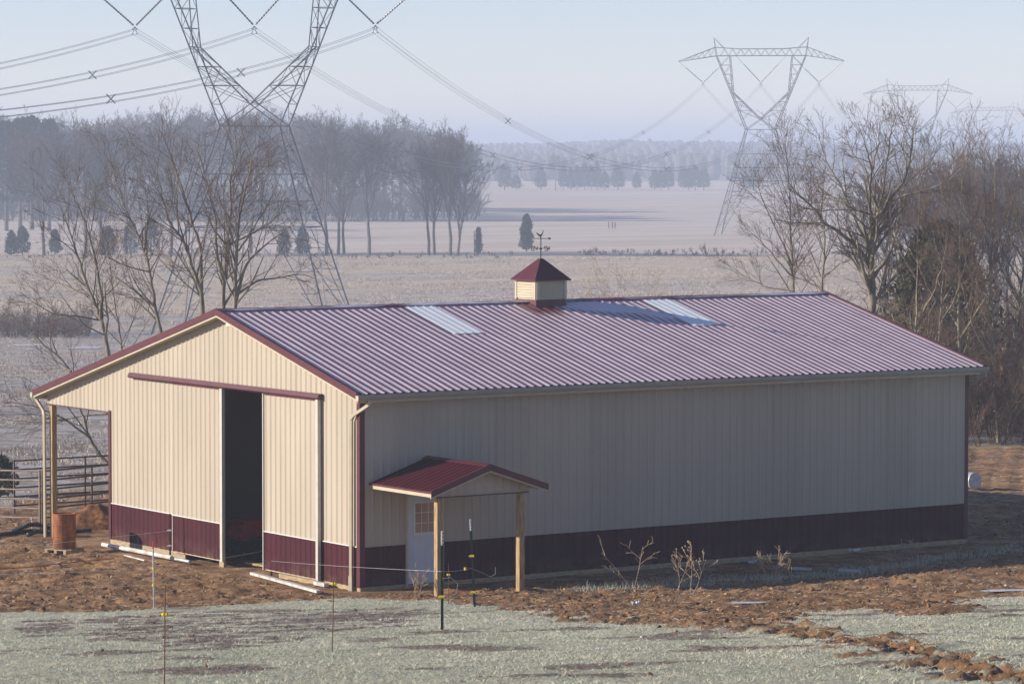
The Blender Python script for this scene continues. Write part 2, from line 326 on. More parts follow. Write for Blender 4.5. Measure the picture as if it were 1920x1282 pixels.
class MB:
    def __init__(s): s.v = []; s.f4 = []; s.f3 = []; s.n = 0; s.fn = []
    def add(s, V, F):
        V = np.asarray(V, float); s.v.append(V)
        for f in F:
            f = [int(i)+s.n for i in f]
            (s.f4 if len(f) == 4 else s.f3 if len(f) == 3 else s.fn).append(f)
        s.n += len(V); return s
    def box(s, lo, hi):
        x0, y0, z0 = lo; x1, y1, z1 = hi
        return s.add([(x0, y0, z0), (x1, y0, z0), (x1, y1, z0), (x0, y1, z0), (x0, y0, z1), (x1, y0, z1), (x1, y1, z1), (x0, y1, z1)],
                     [(3, 2, 1, 0), (4, 5, 6, 7), (0, 1, 5, 4), (1, 2, 6, 5), (2, 3, 7, 6), (3, 0, 4, 7)])
    def hexa(s, P):   # 8 points, same order as box
        return s.add(P, [(3, 2, 1, 0), (4, 5, 6, 7), (0, 1, 5, 4), (1, 2, 6, 5), (2, 3, 7, 6), (3, 0, 4, 7)])
    def tube(s, pts, r, k=6, cap=True):
        pts = np.asarray(pts, float); n = len(pts); r = np.broadcast_to(np.asarray(r, float), (n,))
        T = np.gradient(pts, axis=0); T /= np.linalg.norm(T, axis=1)[:, None]+1e-12
        ref = np.array([0, 0, 1.0]) if abs(T[:, 2]).max() < 0.9 else np.array([0.31, 0.95, 0.05])
        if abs(T[:, 2]).max() >= 0.9 and abs((T@ref)).max() > 0.97: ref = np.array([0.95, -0.31, 0.05])
        A = np.cross(T, ref); A /= np.linalg.norm(A, axis=1)[:, None]+1e-12; B = np.cross(T, A)
        a = np.arange(k)*2*math.pi/k
        V = pts[:, None]+r[:, None, None]*(A[:, None]*np.cos(a)[None, :, None]+B[:, None]*np.sin(a)[None, :, None])
        F = [(i*k+j, i*k+(j+1) % k, (i+1)*k+(j+1) % k, (i+1)*k+j) for i in range(n-1) for j in range(k)]
        if cap: F += [tuple(range(k))[::-1], tuple((n-1)*k+j for j in range(k))]
        return s.add(V.reshape(-1, 3), F)
    def lathe(s, prof, c=(0, 0, 0), k=24, cap=True):
        a = np.arange(k)*2*math.pi/k; V = []; n = len(prof)
        for r, z in prof: V += [(c[0]+r*math.cos(t), c[1]+r*math.sin(t), c[2]+z) for t in a]
        F = [(i*k+j, i*k+(j+1) % k, (i+1)*k+(j+1) % k, (i+1)*k+j) for i in range(n-1) for j in range(k)]
        if cap: F += [tuple(range(k))[::-1], tuple((n-1)*k+j for j in range(k))]
        return s.add(V, F)
    def sweep(s, prof, p0, p1, A, B):   # closed profile [(a,b)] extruded p0->p1
        p0, p1, A, B = map(lambda q: np.asarray(q, float), (p0, p1, A, B)); k = len(prof)
        V = [p0+a*A+b*B for a, b in prof]+[p1+a*A+b*B for a, b in prof]
        return s.add(V, [(j, (j+1) % k, k+(j+1) % k, k+j) for j in range(k)]+[tuple(range(k))[::-1], tuple(range(k, 2*k))])
    def build(s, name, mat, parent=None, smooth_=False):
        V = np.concatenate(s.v)
        if s.fn or True:
            me = bpy.data.meshes.new(name); me.from_pydata(V.tolist(), [], s.f4+s.f3+s.fn); me.update()
            if smooth_: me.polygons.foreach_set('use_smooth', np.ones(len(me.polygons), bool))
            me.materials.append(M[mat]); o = bpy.data.objects.new(name, me); COL.objects.link(o)
            if parent is not None: o.parent = parent
            return o

# ------------------------------------------------------------------ ground sheet
DIRT_PX = [(-120, 1153), (0, 1147), (150, 1146), (280, 1140), (450, 1132), (600, 1127), (700, 1117), (840, 1128), (950, 1142), (1100, 1167),
           (1300, 1178), (1440, 1172), (1480, 1149), (1600, 1141), (1720, 1153), (1800, 1151), (1850, 1122), (2000, 1104), (2050, 838)]
DIRT = [ground_px(*q)[:2] for q in DIRT_PX]+[np.array(xy_of(-6, 118)), np.array(xy_of(-20, 99))]
BARE = [ground_px(*q)[:2] for q in [(20, 1165), (300, 1150), (700, 1138), (835, 1146), (770, 1172), (640, 1192), (420, 1214), (250, 1204), (60, 1186)]]
TRENCH = [ground_px(*q)[:2] for q in [(1430, 1170), (1540, 1190), (1640, 1212), (1760, 1240), (1880, 1274), (1990, 1310)]]
def seg_dist(x, y, L):
    d = np.full(np.shape(x), 1e9)
    for a, b in zip(L[:-1], L[1:]):
        ab = b-a; t = np.clip(((x-a[0])*ab[0]+(y-a[1])*ab[1])/(ab@ab), 0, 1)
        d = np.minimum(d, np.hypot(x-a[0]-t*ab[0], y-a[1]-t*ab[1]))
    return d
def masks(x, y):
    wx = x+1.6*(fbm(x*0.7, y*0.7)-0.5)+0.5*(vnoise(x*4, y*4)-0.5); wy = y+2.2*(fbm(x*0.7+40, y*0.7+7)-0.5)+0.5*(vnoise(x*4+9, y*4)-0.5)
    dirt = inpoly(wx, wy, DIRT).astype(float)
    bare = inpoly(wx, wy, BARE)*smooth(0.36, 0.54, fbm(x*2.6+5, y*2.6, 5))
    sp = fbm(x*0.55+31, y*0.55+3, 5); bare = np.maximum(bare, 0.85*smooth(0.62, 0.72, sp))
    tr = seg_dist(wx, wy, TRENCH); tm = (tr < 0.12+0.62*fbm(x*1.4, y*1.4+70)).astype(float)
    return np.maximum(dirt, tm), bare, tr
def clod_h(x, y):
    a = fbm(x*1.1, y*1.1, 3)-0.5; b = np.abs(vnoise(x*3.2, y*3.2)-0.5)*2; c = vnoise(x*7.5+3, y*7.5)
    e = vnoise(x*5.1+8, y*5.1); f = np.abs(vnoise(x*2.1+50, y*2.1+4)-0.5)*2
    rut = np.abs(vnoise((x*0.35+y*0.94)*1.1+2*fbm(x*0.2, y*0.2), (0.94*x-0.35*y)*0.12)-0.5)*2
    return -0.06*(1-rut)**3+0.10*a+0.05*(1-b)**3-0.02+0.075*(c-0.5)*(0.4+1.2*f)+0.05*(e-0.5)
def near_barn(x, y):   # 1 beside the walls, 0 away: keeps soil off the steel
    dx = np.maximum(np.maximum(-0.5-x, x-18.8), 0); dy = np.maximum(np.maximum(-0.6-y, y-16.2), 0)
    return 1-smooth(0.0, 1.2, np.hypot(dx, dy))
rows = np.concatenate([np.linspace(-70, 24, 14), np.arange(27, 100, 0.11), 100*np.exp(np.linspace(0, math.log(48), 150))])
tin = np.linspace(-1, 1, 311); tout = np.geomspace(1.12, 40, 16)
tcol = np.concatenate([-tout[::-1], tin, tout])
def width(v): return np.where(v < 100, np.maximum(6, 0.160*v+1.2), 0.172*v)
VV, TT = np.meshgrid(rows, tcol, indexing='ij'); UU = TT*width(VV)
GX, GY = xy_of(UU, VV); GZ = zground(GX, GY)
dm, bm_, tr = masks(GX, GY)
nearw = (VV < 135) & (np.abs(TT) <= 1.3) & (VV > 25)
nb = near_barn(GX, GY)
GZ = GZ+np.where(nearw, (clod_h(GX, GY)*dm+0.35*clod_h(GX*1.3, GY*1.3)*np.maximum(bm_, 0.35)*(1-dm))*(1-0.8*nb), 0)
GZ = GZ+np.where(nearw, 0.05*np.exp(-((tr-0.35)/0.25)**2)-0.05*np.exp(-(tr/0.15)**2), 0)
GZ = GZ-0.01*nb+np.where(nearw, rng.uniform(-1, 1, GZ.shape)*(0.022*dm+0.006*(1-dm)+0.010*bm_*(1-dm))*(1-0.7*nb)*smooth(102, 92, VV), 0)
fieldm = np.where(dm > 0.5, 0, smooth(97, 104, VV+0.0*UU)); lotf = (UU > 7) & (VV < 126); fieldm = np.where(lotf, 0, fieldm)
stub = smooth(330, 380, VV); farf = smooth(585, 605, VV)
frost = np.where(VV > 112, 1.6, np.where(VV > 84, 0.9, 0.55))
nr, nc = VV.shape; idx = np.arange(nr*nc).reshape(nr, nc)
F = np.stack([idx[:-1, :-1], idx[:-1, 1:], idx[1:, 1:], idx[1:, :-1]], -1).reshape(-1, 4)
ground = mesh_np('ground', np.stack([GX, GY, GZ], -1).reshape(-1, 3), F, 'ground',
                 attrs=dict(dirt=dm.ravel(), bare=bm_.ravel(), field=fieldm.ravel(), stubble=stub.ravel(), farfield=farf.ravel(), frost=frost.ravel()), smooth_=True)
ground['kind'] = 'structure'
def gsurf(x, y):
    x = np.asarray(x, float); y = np.asarray(y, float)
    z = zground(x, y); d, b, t = masks(x, y); n_ = near_barn(x, y)
    z = z+(clod_h(x, y)*d+0.35*clod_h(x*1.3, y*1.3)*np.maximum(b, 0.35)*(1-d))*(1-0.8*n_)
    z = z+0.05*np.exp(-((t-0.35)/0.25)**2)-0.05*np.exp(-(t/0.15)**2)-0.01*n_
    return z, d, b

# grass blades and soil clods that nobody could count
def scatter(n, v0, v1, marg=1.05):
    v = np.sqrt(rng.uniform(v0*v0, v1*v1, n)); u = rng.uniform(-1, 1, n)*0.150*v*marg
    return xy_of(u, v)
gx, gy = scatter(560000, 32, 80)
clump = fbm(gx*2.3, gy*2.3, 4); big = fbm(gx*0.35+11, gy*0.35, 4)
z, d, b = gsurf(gx, gy)
keep = (d < 0.5) & (rng.random(len(gx)) < np.where(b > 0.5, 0.07, 0.35+1.0*np.clip((clump-0.35)*3, 0, 1)))
gx, gy, z, clump, big = gx[keep], gy[keep], z[keep], clump[keep], big[keep]; n = len(gx)
hgt = (0.007+0.022*rng.random(n)**2)*(0.5+1.4*np.clip((clump-0.3)*2.2, 0, 1)); ang = rng.uniform(0, 6.283, n); wd = rng.uniform(0.003, 0.008, n)
lean = rng.uniform(1.0, 3.2, n)*hgt; la = rng.uniform(0, 6.283, n)
P0 = np.stack([gx-wd*np.cos(ang), gy-wd*np.sin(ang), z-0.005], -1); P1 = np.stack([gx+wd*np.cos(ang), gy+wd*np.sin(ang), z-0.005], -1)
P2 = np.stack([gx+lean*np.cos(la), gy+lean*np.sin(la), z+hgt], -1)
rn = np.clip(0.5+0.9*(big-0.5)+0.5*(rng.random(n)-0.5)+0.5*(clump-0.5), 0, 1)
o = mesh_np('frosted_grass', np.stack([P0, P1, P2], 1).reshape(-1, 3), np.arange(3*n).reshape(-1, 3), 'grass', attrs=dict(rnd=np.repeat(rn, 3)))
o['kind'] = 'stuff'; tag(o, 'short frosted grass covering the near slope', 'grass')
# a denser line of taller pale grass where the shade of the barn ends
ico = None
def clods(name, xs, ys, zs, sz, rnd, mat, label):
    b0 = np.array([(0, 0, 1), (.89, 0, .45), (.28, .85, .45), (-.72, .53, .45), (-.72, -.53, .45), (.28, -.85, .45), (.72, .53, -.45), (-.28, .85, -.45), (-.89, 0, -.45), (-.28, -.85, -.45), (.72, -.53, -.45), (0, 0, -1)])
    f0 = np.array([(0, 1, 2), (0, 2, 3), (0, 3, 4), (0, 4, 5), (0, 5, 1), (1, 6, 2), (2, 7, 3), (3, 8, 4), (4, 9, 5), (5, 10, 1), (6, 7, 2), (7, 8, 3), (8, 9, 4), (9, 10, 5), (10, 6, 1)])
    n = len(xs); V = b0[None]*rng.uniform(0.55, 1.3, (n, 12, 1))*rng.uniform(0.6, 1.4, (n, 1, 3))*np.array([1, 1, 0.75])
    V = V*sz[:, None, None]+np.stack([xs, ys, zs+0.15*sz], -1)[:, None]
    Fc = (f0[None]+12*np.arange(n)[:, None, None]).reshape(-1, 3)
    o = mesh_np(name, V.reshape(-1, 3), Fc, mat, attrs=dict(rnd=np.repeat(rnd, 12))); o['kind'] = 'stuff'; tag(o, label, 'soil')
cx_, cy_ = scatter(130000, 34, 99)
z, d, b = gsurf(cx_, cy_); cn = fbm(cx_*0.8+3, cy_*0.8, 4)
keep = ((d > 0.5) & (rng.random(len(z)) < np.clip((cn-0.38)*3.2, 0.05, 1)*0.8) | (b > 0.5) & (rng.random(len(z)) < 0.10)) & (near_barn(cx_, cy_) < 0.75)
cx_, cy_, z, b = cx_[keep], cy_[keep], z[keep], b[keep]; n = len(z)
sz = (0.007+0.045*rng.random(n)**8+0.014*rng.random(n)**2)*np.where(b > 0.5, 0.7, 1.0); fro = rng.random(n)
rnd = np.where(fro < np.where(b > 0.5, 0.1, 0.004), rng.uniform(0.88, 1, n), rng.uniform(0, 0.86, n))
clods('soil_clods', cx_, cy_, z, sz, rnd, 'clod', 'loose reddish brown clods over the churned soil')

def straw(n, v0, v1, name, label, onlydirt):
    x, y = scatter(n, v0, v1); z, d, b = gsurf(x, y); k = ((d > 0.5) if onlydirt else (d < 0.5)) & (fbm(x*0.9+60, y*0.9, 4) > 0.47) & (near_barn(x, y) < 0.9); x, y, z = x[k], y[k], z[k]; n = len(x)
    a = rng.uniform(0, 6.283, n); ln = rng.uniform(0.04, 0.16, n); dz = rng.uniform(-0.1, 0.35, n)*ln; c = np.stack([x, y, z+0.012], -1); d_ = np.stack([np.cos(a)*ln, np.sin(a)*ln, dz], -1); w = np.stack([-np.sin(a), np.cos(a), 0.6+0*a], -1)*0.0045
    V = np.stack([c-w, c+w, c+d_+w, c+d_-w], 1); o = mesh_np(name, V.reshape(-1, 3), np.arange(4*n).reshape(-1, 4), 'straw', attrs=dict(rnd=np.repeat(rng.random(n), 4))); o['kind'] = 'stuff'; tag(o, label, 'straw')
M['straw'] = mat_rnd('straw', [(0.0, (0.20, 0.14, 0.08)), (0.5, (0.42, 0.33, 0.20)), (1.0, (0.62, 0.56, 0.44))])
straw(60000, 50, 110, 'straw_litter', 'straw bits scattered over the churned soil', True)
nt_ = 1700; tx, ty = scatter(nt_, 33, 70); tz, td, tb = gsurf(tx, ty); k = (td < 0.5) & (fbm(tx*0.5+90, ty*0.5, 4) > 0.45); tx, ty, tz = tx[k], ty[k], tz[k]; nt_ = len(tx); nb_ = 16
bx = np.repeat(tx, nb_)+rng.normal(0, 0.03, nt_*nb_); by_ = np.repeat(ty, nb_)+rng.normal(0, 0.03, nt_*nb_); bz = np.repeat(tz, nb_); n = len(bx)
hh_ = np.repeat(rng.uniform(0.03, 0.085, nt_), nb_)*rng.uniform(0.5, 1.1, n); a = rng.uniform(0, 6.283, n); le = hh_*rng.uniform(0.2, 1.0, n); w = 0.004
V = np.stack([np.stack([bx-w*np.cos(a), by_-w*np.sin(a), bz-.01], -1), np.stack([bx+w*np.cos(a), by_+w*np.sin(a), bz-.01], -1), np.stack([bx+le*np.sin(a), by_-le*np.cos(a), bz+hh_], -1)], 1)
o = mesh_np('grass_tufts', V.reshape(-1, 3), np.arange(3*n).reshape(-1, 3), 'grass', attrs=dict(rnd=np.repeat(np.repeat(rng.uniform(0.0, 0.9, nt_), nb_)+rng.uniform(-.1, .1, n), 3))); o['kind'] = 'stuff'; tag(o, 'scattered taller tufts in the frosted grass', 'grass')

# ------------------------------------------------------------------ barn
L, W, OH = 18.288, 12.192, 0.3048
HE, OE, SL, YR = 4.446, 0.367, 0.2559, 6.096
HR = HE+SL*(YR+OE); YLW = 15.60; HW = 0.917; PW = 0.9144
def zroof(y): return HE+SL*(y+OE) if y <= YR else HR-SL*(y-YR)
barn = empty('barn'); tag(barn, 'cream steel pole barn with maroon wainscot, ribbed maroon roof and cupola', 'barn')
def profile(w, h, base=0.070, top=0.028, off=0.1143, minor=True):
    pts = [(0, 0, 1)]
    c = off
    while c < w:
        for t, hh, p in ((c-base/2, 0, 1), (c-top/2, h, 0), (c+top/2, h, 0), (c+base/2, 0, 0)):
            if 0 < t < w: pts.append((t, hh, p))
        if minor:
            for q in (0.3333, 0.6667):
                t = c+base/2+(0.2286-base)*q
                for e, hh in ((-0.012, 0), (0, h*0.16), (0.012, 0)):
                    if 0 < t+e < w: pts.append((t+e, hh, 1))
        c += 0.2286
    pts.append((w, 0, 1)); return pts
def sheet(name, prof, fmap, lo, hi, mat, parent):
    """lo/hi: functions of t giving the start and end along the sheet; fmap(t,h,s)->xyz."""
    V = []; pan = []
    for t, h, p in prof: V.append(fmap(t, h, lo(t))); V.append(fmap(t, h, hi(t))); pan += [p, p]
    F = [(2*i, 2*i+2, 2*i+3, 2*i+1) for i in range(len(prof)-1)]
    return mesh_np(name, V, np.array(F), mat, parent, attrs=dict(pan=pan))
PR = profile(PW, 0.024); PWN = profile(PW, 0.019)
# right (shaded) long wall: 20 sheets above, 20 wainscot sheets, door gap x 1.22-2.25
DX0, DX1, DZ1 = 1.22, 2.25, 2.10
for k in range(20):
    x0 = k*PW
    def fm(t, h, s, x0=x0): return (x0+t, -h-0.004, s)
    if k in (1, 2):
        segs = [(0, max(0, min(PW, DX0-x0))), (max(0, min(PW, DX1-x0)), PW)]
        for a, bq in segs:
            if bq-a > 0.02:
                pr = [(a, 0, 1)]+[q for q in PR if a < q[0] < bq]+[(bq, 0, 1)]
                sheet('wall_panel', pr, fm, lambda t: HW+0.012, lambda t: DZ1+0.02, 'cream', barn)
                sheet('wainscot_panel', pr, fm, lambda t: 0.0, lambda t: HW, 'maroon', barn)
        sheet('wall_panel', PR, fm, lambda t: DZ1+0.02, lambda t: 4.40, 'cream', barn)
        continue
    if k == 0 or k == 3:
        wa = sheet('wall_panel', PR, fm, lambda t: HW+0.012, lambda t: 4.40, 'cream', barn)
        wb = sheet('wainscot_panel', PR, fm, lambda t: 0.0, lambda t: HW, 'maroon', barn)
        if k == 0: wa0, wb0 = wa, wb
    else:
        copy_obj(wa0, barn, (x0, 0, 0)); copy_obj(wb0, barn, (x0, 0, 0))
# gable wall toward the sun
OPY0, OPY1, OPZ = 4*PW, 9*PW, 4.20
k = 0
while k*PW < YLW:
    y0 = k*PW; w = min(PW, YLW+0.12-y0)
    pr = profile(w, 0.024)
    def fm(t, h, s, y0=y0): return (-h-0.004, y0+t, s)
    zt = lambda t, y0=y0: zroof(min(max(y0+t, 0), 15.9))-0.09
    inop = OPY0-0.01 <= y0 < OPY1-0.01
    if y0+w > W and y0 < W:   # sheet that straddles the lean-to opening
        w1 = W-y0
        pa = [q for q in pr if q[0] < w1]+[(w1, 0, 1)]; pb = [(w1, 0, 1)]+[q for q in pr if q[0] > w1]
        sheet('wall_panel', pa, fm, lambda t: HW+0.012, zt, 'cream', barn); sheet('wall_panel', pb, fm, lambda t: 3.26, zt, 'cream', barn)
        sheet('wainscot_panel', pa, fm, lambda t: 0.0, lambda t: HW, 'maroon', barn)
    else:
        lo = OPZ if inop else (HW+0.012 if y0 < W else 3.26)
        if abs(y0+w/2-YR) < w/2:   # ridge inside this sheet: add the apex
            pr = sorted(pr+[(YR-y0, 0, 1)])
        sheet('wall_panel', pr, fm, lambda t, lo=lo: lo, zt, 'cream', barn)
        if not inop and y0 < W: sheet('wainscot_panel', pr, fm, lambda t: 0.0, lambda t: HW, 'maroon', barn)
    k += 1
# far walls, plain ribbed sheets
bw = [(0, L+0.004, 12.19)]
b = MB(); b.add([(L, 0, 0), (L, W, 0), (L, W, zroof(W)-.01), (L, YR, HR-.01), (L, 0, zroof(0)-.01)], [(0, 1, 2, 3, 4)]); b.build('end_wall', 'cream', barn)
b = MB(); b.box((0.02, W-0.03, -0.3), (L-0.01, W, zroof(W)-0.01)); b.build('back_wall', 'cream', barn)
# skirt boards
MB().box((0.0, -0.002, -0.30), (L, 0.04, 0.02)).build('skirt_board', 'oldwood', barn)
for y0, y1 in ((0.05, OPY0), (OPY1, W)): MB().box((-0.002, y0, -0.30), (0.04, y1, 0.02)).build('skirt_board', 'oldwood', barn)
# corner and opening trims
def ltrim(name, x0, y0, z0, z1, a, b_, mat='maroon_trim'):
    q = MB(); q.box((x0-0.030, y0-0.030, z0), (x0+a, y0-0.022, z1)); q.box((x0-0.030, y0-0.022, z0), (x0-0.022, y0+b_, z1)); return q.build(name, mat, barn)
ltrim('corner_trim', 0, 0, 0, 4.38, 0.11, 0.10)
q = MB(); q.box((L-0.10, -0.030, 0), (L+0.03, -0.022, 4.38)); q.box((L+0.022, -0.022, 0), (L+0.03, 0.1, 4.38)); q.build('corner_trim', 'maroon_trim', barn)
q = MB(); q.box((-0.034, W-0.09, 0), (-0.026, W+0.03, 3.30)); q.box((-0.026, W+0.022, 0), (0.10, W+0.03, 3.24)); q.build('corner_trim', 'maroon_trim', barn)
MB().box((-0.032, W+0.03, 3.235), (0.06, YLW+0.12, 3.262)).build('header_trim', 'maroon_trim', barn)
def ztrim(y0, y1): MB().box((-0.034, y0, HW-0.004), (0.0, y1, HW+0.018)).build('wainscot_trim', 'white_trim', barn)
ztrim(0.10, 1.62); ztrim(8.72, W+0.02)
MB().box((0.11, -0.030, HW-0.002), (DX0-0.05, 0, HW+0.014)).build('wainscot_trim', 'cream', barn)
MB().box((DX1+0.05, -0.030, HW-0.002), (L-0.11, 0, HW+0.014)).build('wainscot_trim', 'cream', barn)
# small white gable vent
q = MB(); q.add([(-0.035, 5.62, 5.72), (-0.035, 6.10, 5.72), (-0.035, 6.08, 5.82), (-0.005, 5.62, 5.72), (-0.005, 6.10, 5.72), (-0.005, 6.08, 5.82)],
                [(0, 2, 1), (3, 4, 5), (0, 1, 4, 3), (1, 2, 5, 4), (2, 0, 3, 5)]); q.build('gable_vent', 'white_trim', barn)
# ---- roof sheets
RH_ = 0.022
RPR = profile(PW, RH_, base=0.105, top=0.045)
nrm = np.array([0, -SL, 1.0]); nrm /= np.linalg.norm(nrm)
def roof_map(x0, side):
    def fm(t, h, s):
        y = s if side > 0 else 2*YR-s
        n2 = nrm if side > 0 else np.array([0, -nrm[1], nrm[2]])
        return (x0+t+0.0, y+n2[1]*h, zroof(s if side > 0 else y)+0.0+n2[2]*h)
    return fm
XS = [-OH]+[0.358+PW*i for i in range(20) if 0.358+PW*i < L+OH]+[L+OH]
rp = {}
for side, yend in ((1, -OE), (-1, 2*YR-(YLW+OE))):
    for i in range(len(XS)-1):
        w = XS[i+1]-XS[i]
        sky_here = side > 0 and (abs(XS[i]-4.93) < 0.02 or abs(XS[i]-12.245) < 0.02)
        full = abs(w-PW) < 1e-3
        if sky_here:
            pr = RPR
            sheet('roof_panel', pr, roof_map(XS[i], side), lambda t: yend, lambda t: 3.75, 'roof', barn)
            sk = sheet('skylight_panel', profile(PW, 0.010, base=0.105, top=0.045), roof_map(XS[i], side), lambda t: 3.66, lambda t: YR-0.12, 'skylight', barn)
            for v in sk.data.vertices: v.co.z += 0.014
            sheet('roof_panel', pr, roof_map(XS[i], side), lambda t: YR-0.14, lambda t: YR, 'roof', barn)
        elif full and (side in rp):
            copy_obj(rp[side][0], barn, (XS[i]-rp[side][1], 0, 0))
        else:
            off = 0.1143 if full or i == 0 else 0.1143
            pr = RPR if full else [(a, h, p) for a, h, p in profile(w, RH_, base=0.105, top=0.045, off=(w-0.1143) % 0.2286 if i == 0 else 0.1143)]
            o = sheet('roof_panel', pr, roof_map(XS[i], side), lambda t: yend, lambda t: YR, 'roof', barn)
            if full: rp[side] = (o, XS[i])
# ridge cap
q = MB(); c_ = 0.17
for sgn in (1, -1):
    q.hexa([(-OH-.02, YR, HR+.030), (L+OH+.02, YR, HR+.030), (L+OH+.02, YR-sgn*c_, HR+.030-SL*c_), (-OH-.02, YR-sgn*c_, HR+.030-SL*c_),
            (-OH-.02, YR, HR+.042), (L+OH+.02, YR, HR+.042), (L+OH+.02, YR-sgn*c_, HR+.040-SL*c_), (-OH-.02, YR-sgn*c_, HR+.040-SL*c_)])
M['ridge'] = mat_noise('ridge_steel', (0.14, 0.024, 0.036), (0.66, 0.62, 0.68), 0.8, 0.4, stretch=(1, 4, 4), lo=0.40, hi=0.62)
q.build('ridge_cap', 'ridge', barn)
# rakes: maroon trim, cream fascia, soffit
def rake(x, sx):
    for ya, yb in ((-OE, YR), (YR, YLW+OE)):
        za, zb = zroof(ya), zroof(yb)
        def slab(x0, x1, d0, d1, name, mat):
            MB().hexa([(x0, ya, za-d1), (x1, ya, za-d1), (x1, yb, zb-d1), (x0, yb, zb-d1), (x0, ya, za-d0), (x1, ya, za-d0), (x1, yb, zb-d0), (x0, yb, zb-d0)]).build(name, mat, barn)
        xo = x+sx*0.02
        slab(min(xo, xo-sx*0.10), max(xo, xo-sx*0.10), -0.042, -0.024, 'rake_trim', 'maroon_trim')
        slab(min(xo, xo-sx*0.018), max(xo, xo-sx*0.018), -0.024, 0.115, 'rake_trim', 'maroon_trim')
        slab(min(xo-sx*0.02, xo-sx*0.05), max(xo-sx*0.02, xo-sx*0.05), 0.01, 0.165, 'fascia', 'cream_trim')
        xi = x-sx*0.296
        slab(min(xo-sx*0.052, xi), max(xo-sx*0.052, xi), 0.125, 0.145, 'soffit', 'cream_trim')
rake(-OH, -1); rake(L+OH, 1)
# eaves: fascia, soffit, gutter
MB().box((-OH+0.03, -OE+0.02, HE-0.20), (L+OH-0.03, -OE+0.05, HE-0.015)).build('fascia', 'cream_trim', barn)
MB().box((0.0, -OE+0.05, HE-0.16), (L, 0.0, HE-0.145)).build('soffit', 'cream_trim', barn)
GP = [(0.0, 0.0), (0.0, -0.115), (0.075, -0.115), (0.095, -0.07), (0.105, -0.055), (0.115, 0.0), (0.108, 0.0), (0.098, -0.052), (0.088, -0.068), (0.07, -0.108), (0.006, -0.108), (0.006, 0.0)]
MB().sweep(GP, (-OH-.02, -OE+0.018, HE-0.03), (L+OH+.02, -OE+0.018, HE-0.03), (0, -1, 0), (0, 0, 1)).build('gutter', 'gutter', barn)
q = MB()
for xx in (-OH-0.026, L+OH+0.020): q.box((xx, -OE-0.098, HE-0.147), (xx+0.006, -OE+0.018, HE-0.028))
q.build('gutter_end_cap', 'cream_trim', barn)
yl = YLW+OE
MB().box((-OH+0.03, yl-0.05, zroof(yl)-0.20), (L+OH-0.03, yl-0.02, zroof(yl)-0.015)).build('fascia', 'cream_trim', barn)
MB().sweep(GP, (-OH-.02, yl-0.018, zroof(yl)-0.03), (L+OH+.02, yl-0.018, zroof(yl)-0.03), (0, 1, 0), (0, 0, 1)).build('gutter', 'gutter', barn)
MB().box((-OH-0.026, yl-0.018, zroof(yl)-0.147), (-OH-0.02, yl+0.10, zroof(yl)-0.028)).build('gutter_end_cap', 'cream_trim', barn)
def spout(pts, w=0.075, name='downspout', mat='cream_trim'):
    MB().tube(pts, w*0.62, k=4).build(name, mat, barn)
g0 = gz(-0.1, 0.3)
spout([(0.02, -0.42, HE-0.14), (0.0, -0.40, HE-0.24), (-0.085, 0.16, HE-0.52), (-0.085, 0.245, HE-0.64), (-0.085, 0.26, 0.25)])
spout([(-0.085, 0.26, 0.25), (-0.085, 0.26, g0-0.1)], 0.105)
spout([(L+OH-0.06, -0.42, HE-0.14), (L+OH-0.06, -0.40, HE-0.24), (L+0.09, -0.02, HE-0.50), (L+0.09, 0.10, HE-0.60), (L+0.09, 0.10, -0.1)], mat='gutter')
spout([(-0.20, yl+0.04, zroof(yl)-0.14), (-0.19, yl, zroof(yl)-0.22), (-0.10, 15.76, zroof(yl)-0.50), (-0.10, 15.72, zroof(yl)-0.6), (-0.10, 15.70, gz(0, 15.7)-0.1)])
# lean-to posts and beam
for xx in (0.03, 4.6, 9.1, 13.7, 18.15):
    MB().box((xx, YLW-0.08, gz(xx, 15.6)-0.3), (xx+0.14, YLW+0.06, 3.42)).build('lean_to_post', 'wood', barn)
MB().box((0.02, YLW-0.12, 3.27), (L, YLW-0.082, 3.50)).build('lean_to_beam', 'oldwood', barn)
# sliding doors on a track
q = MB(); q.sweep([(0, 0), (0, -0.13), (-0.10, -0.13), (-0.14, -0.09), (-0.10, 0)], (-0.026, 1.60, 4.335), (-0.026, 10.92, 4.335), (1, 0, 0), (0, 0, 1)); q.build('door_track', 'maroon_trim', barn)
def sliding_door(y0, y1, wide_edges):
    xo = -0.10
    d = MB().box((xo+0.012, y0, 0.0), (xo+0.052, y1, 4.20)).build('sliding_door', 'cream_trim', barn)
    w = y1-y0-0.02; pr = profile(w, 0.024)
    fm = lambda t, h, s: (xo-h, y0+0.01+t, s)
    sheet('door_panel', pr, fm, lambda t: HW+0.012, lambda t: 4.17, 'cream', d)
    sheet('door_wainscot', pr, fm, lambda t: 0.03, lambda t: HW, 'maroon', d)
    MB().box((xo-0.026, y0+0.02, HW-0.004), (xo, y1-0.02, HW+0.018)).build('wainscot_trim', 'white_trim', d)
    MB().box((xo-0.024, y0+0.02, 4.172), (xo, y1-0.02, 4.20)).build('top_trim', 'maroon_trim', d)
    for ye, ww in wide_edges:
        MB().box((xo-(0.034 if ww > 0.025 else 0.004), ye-ww/2, 0.0), (xo+0.05, ye+ww/2, 4.20)).build('edge_trim', 'edge', d)
sliding_door(6.21, 8.70, [(6.20, 0.11), (8.70, 0.02)])
sliding_door(1.68, 4.18, [(1.70, 0.10), (4.18, 0.03)])
MB().box((-0.06, 6.20, -0.22), (0.02, 6.42, 0.0)).build('door_stop', 'oldwood', barn)
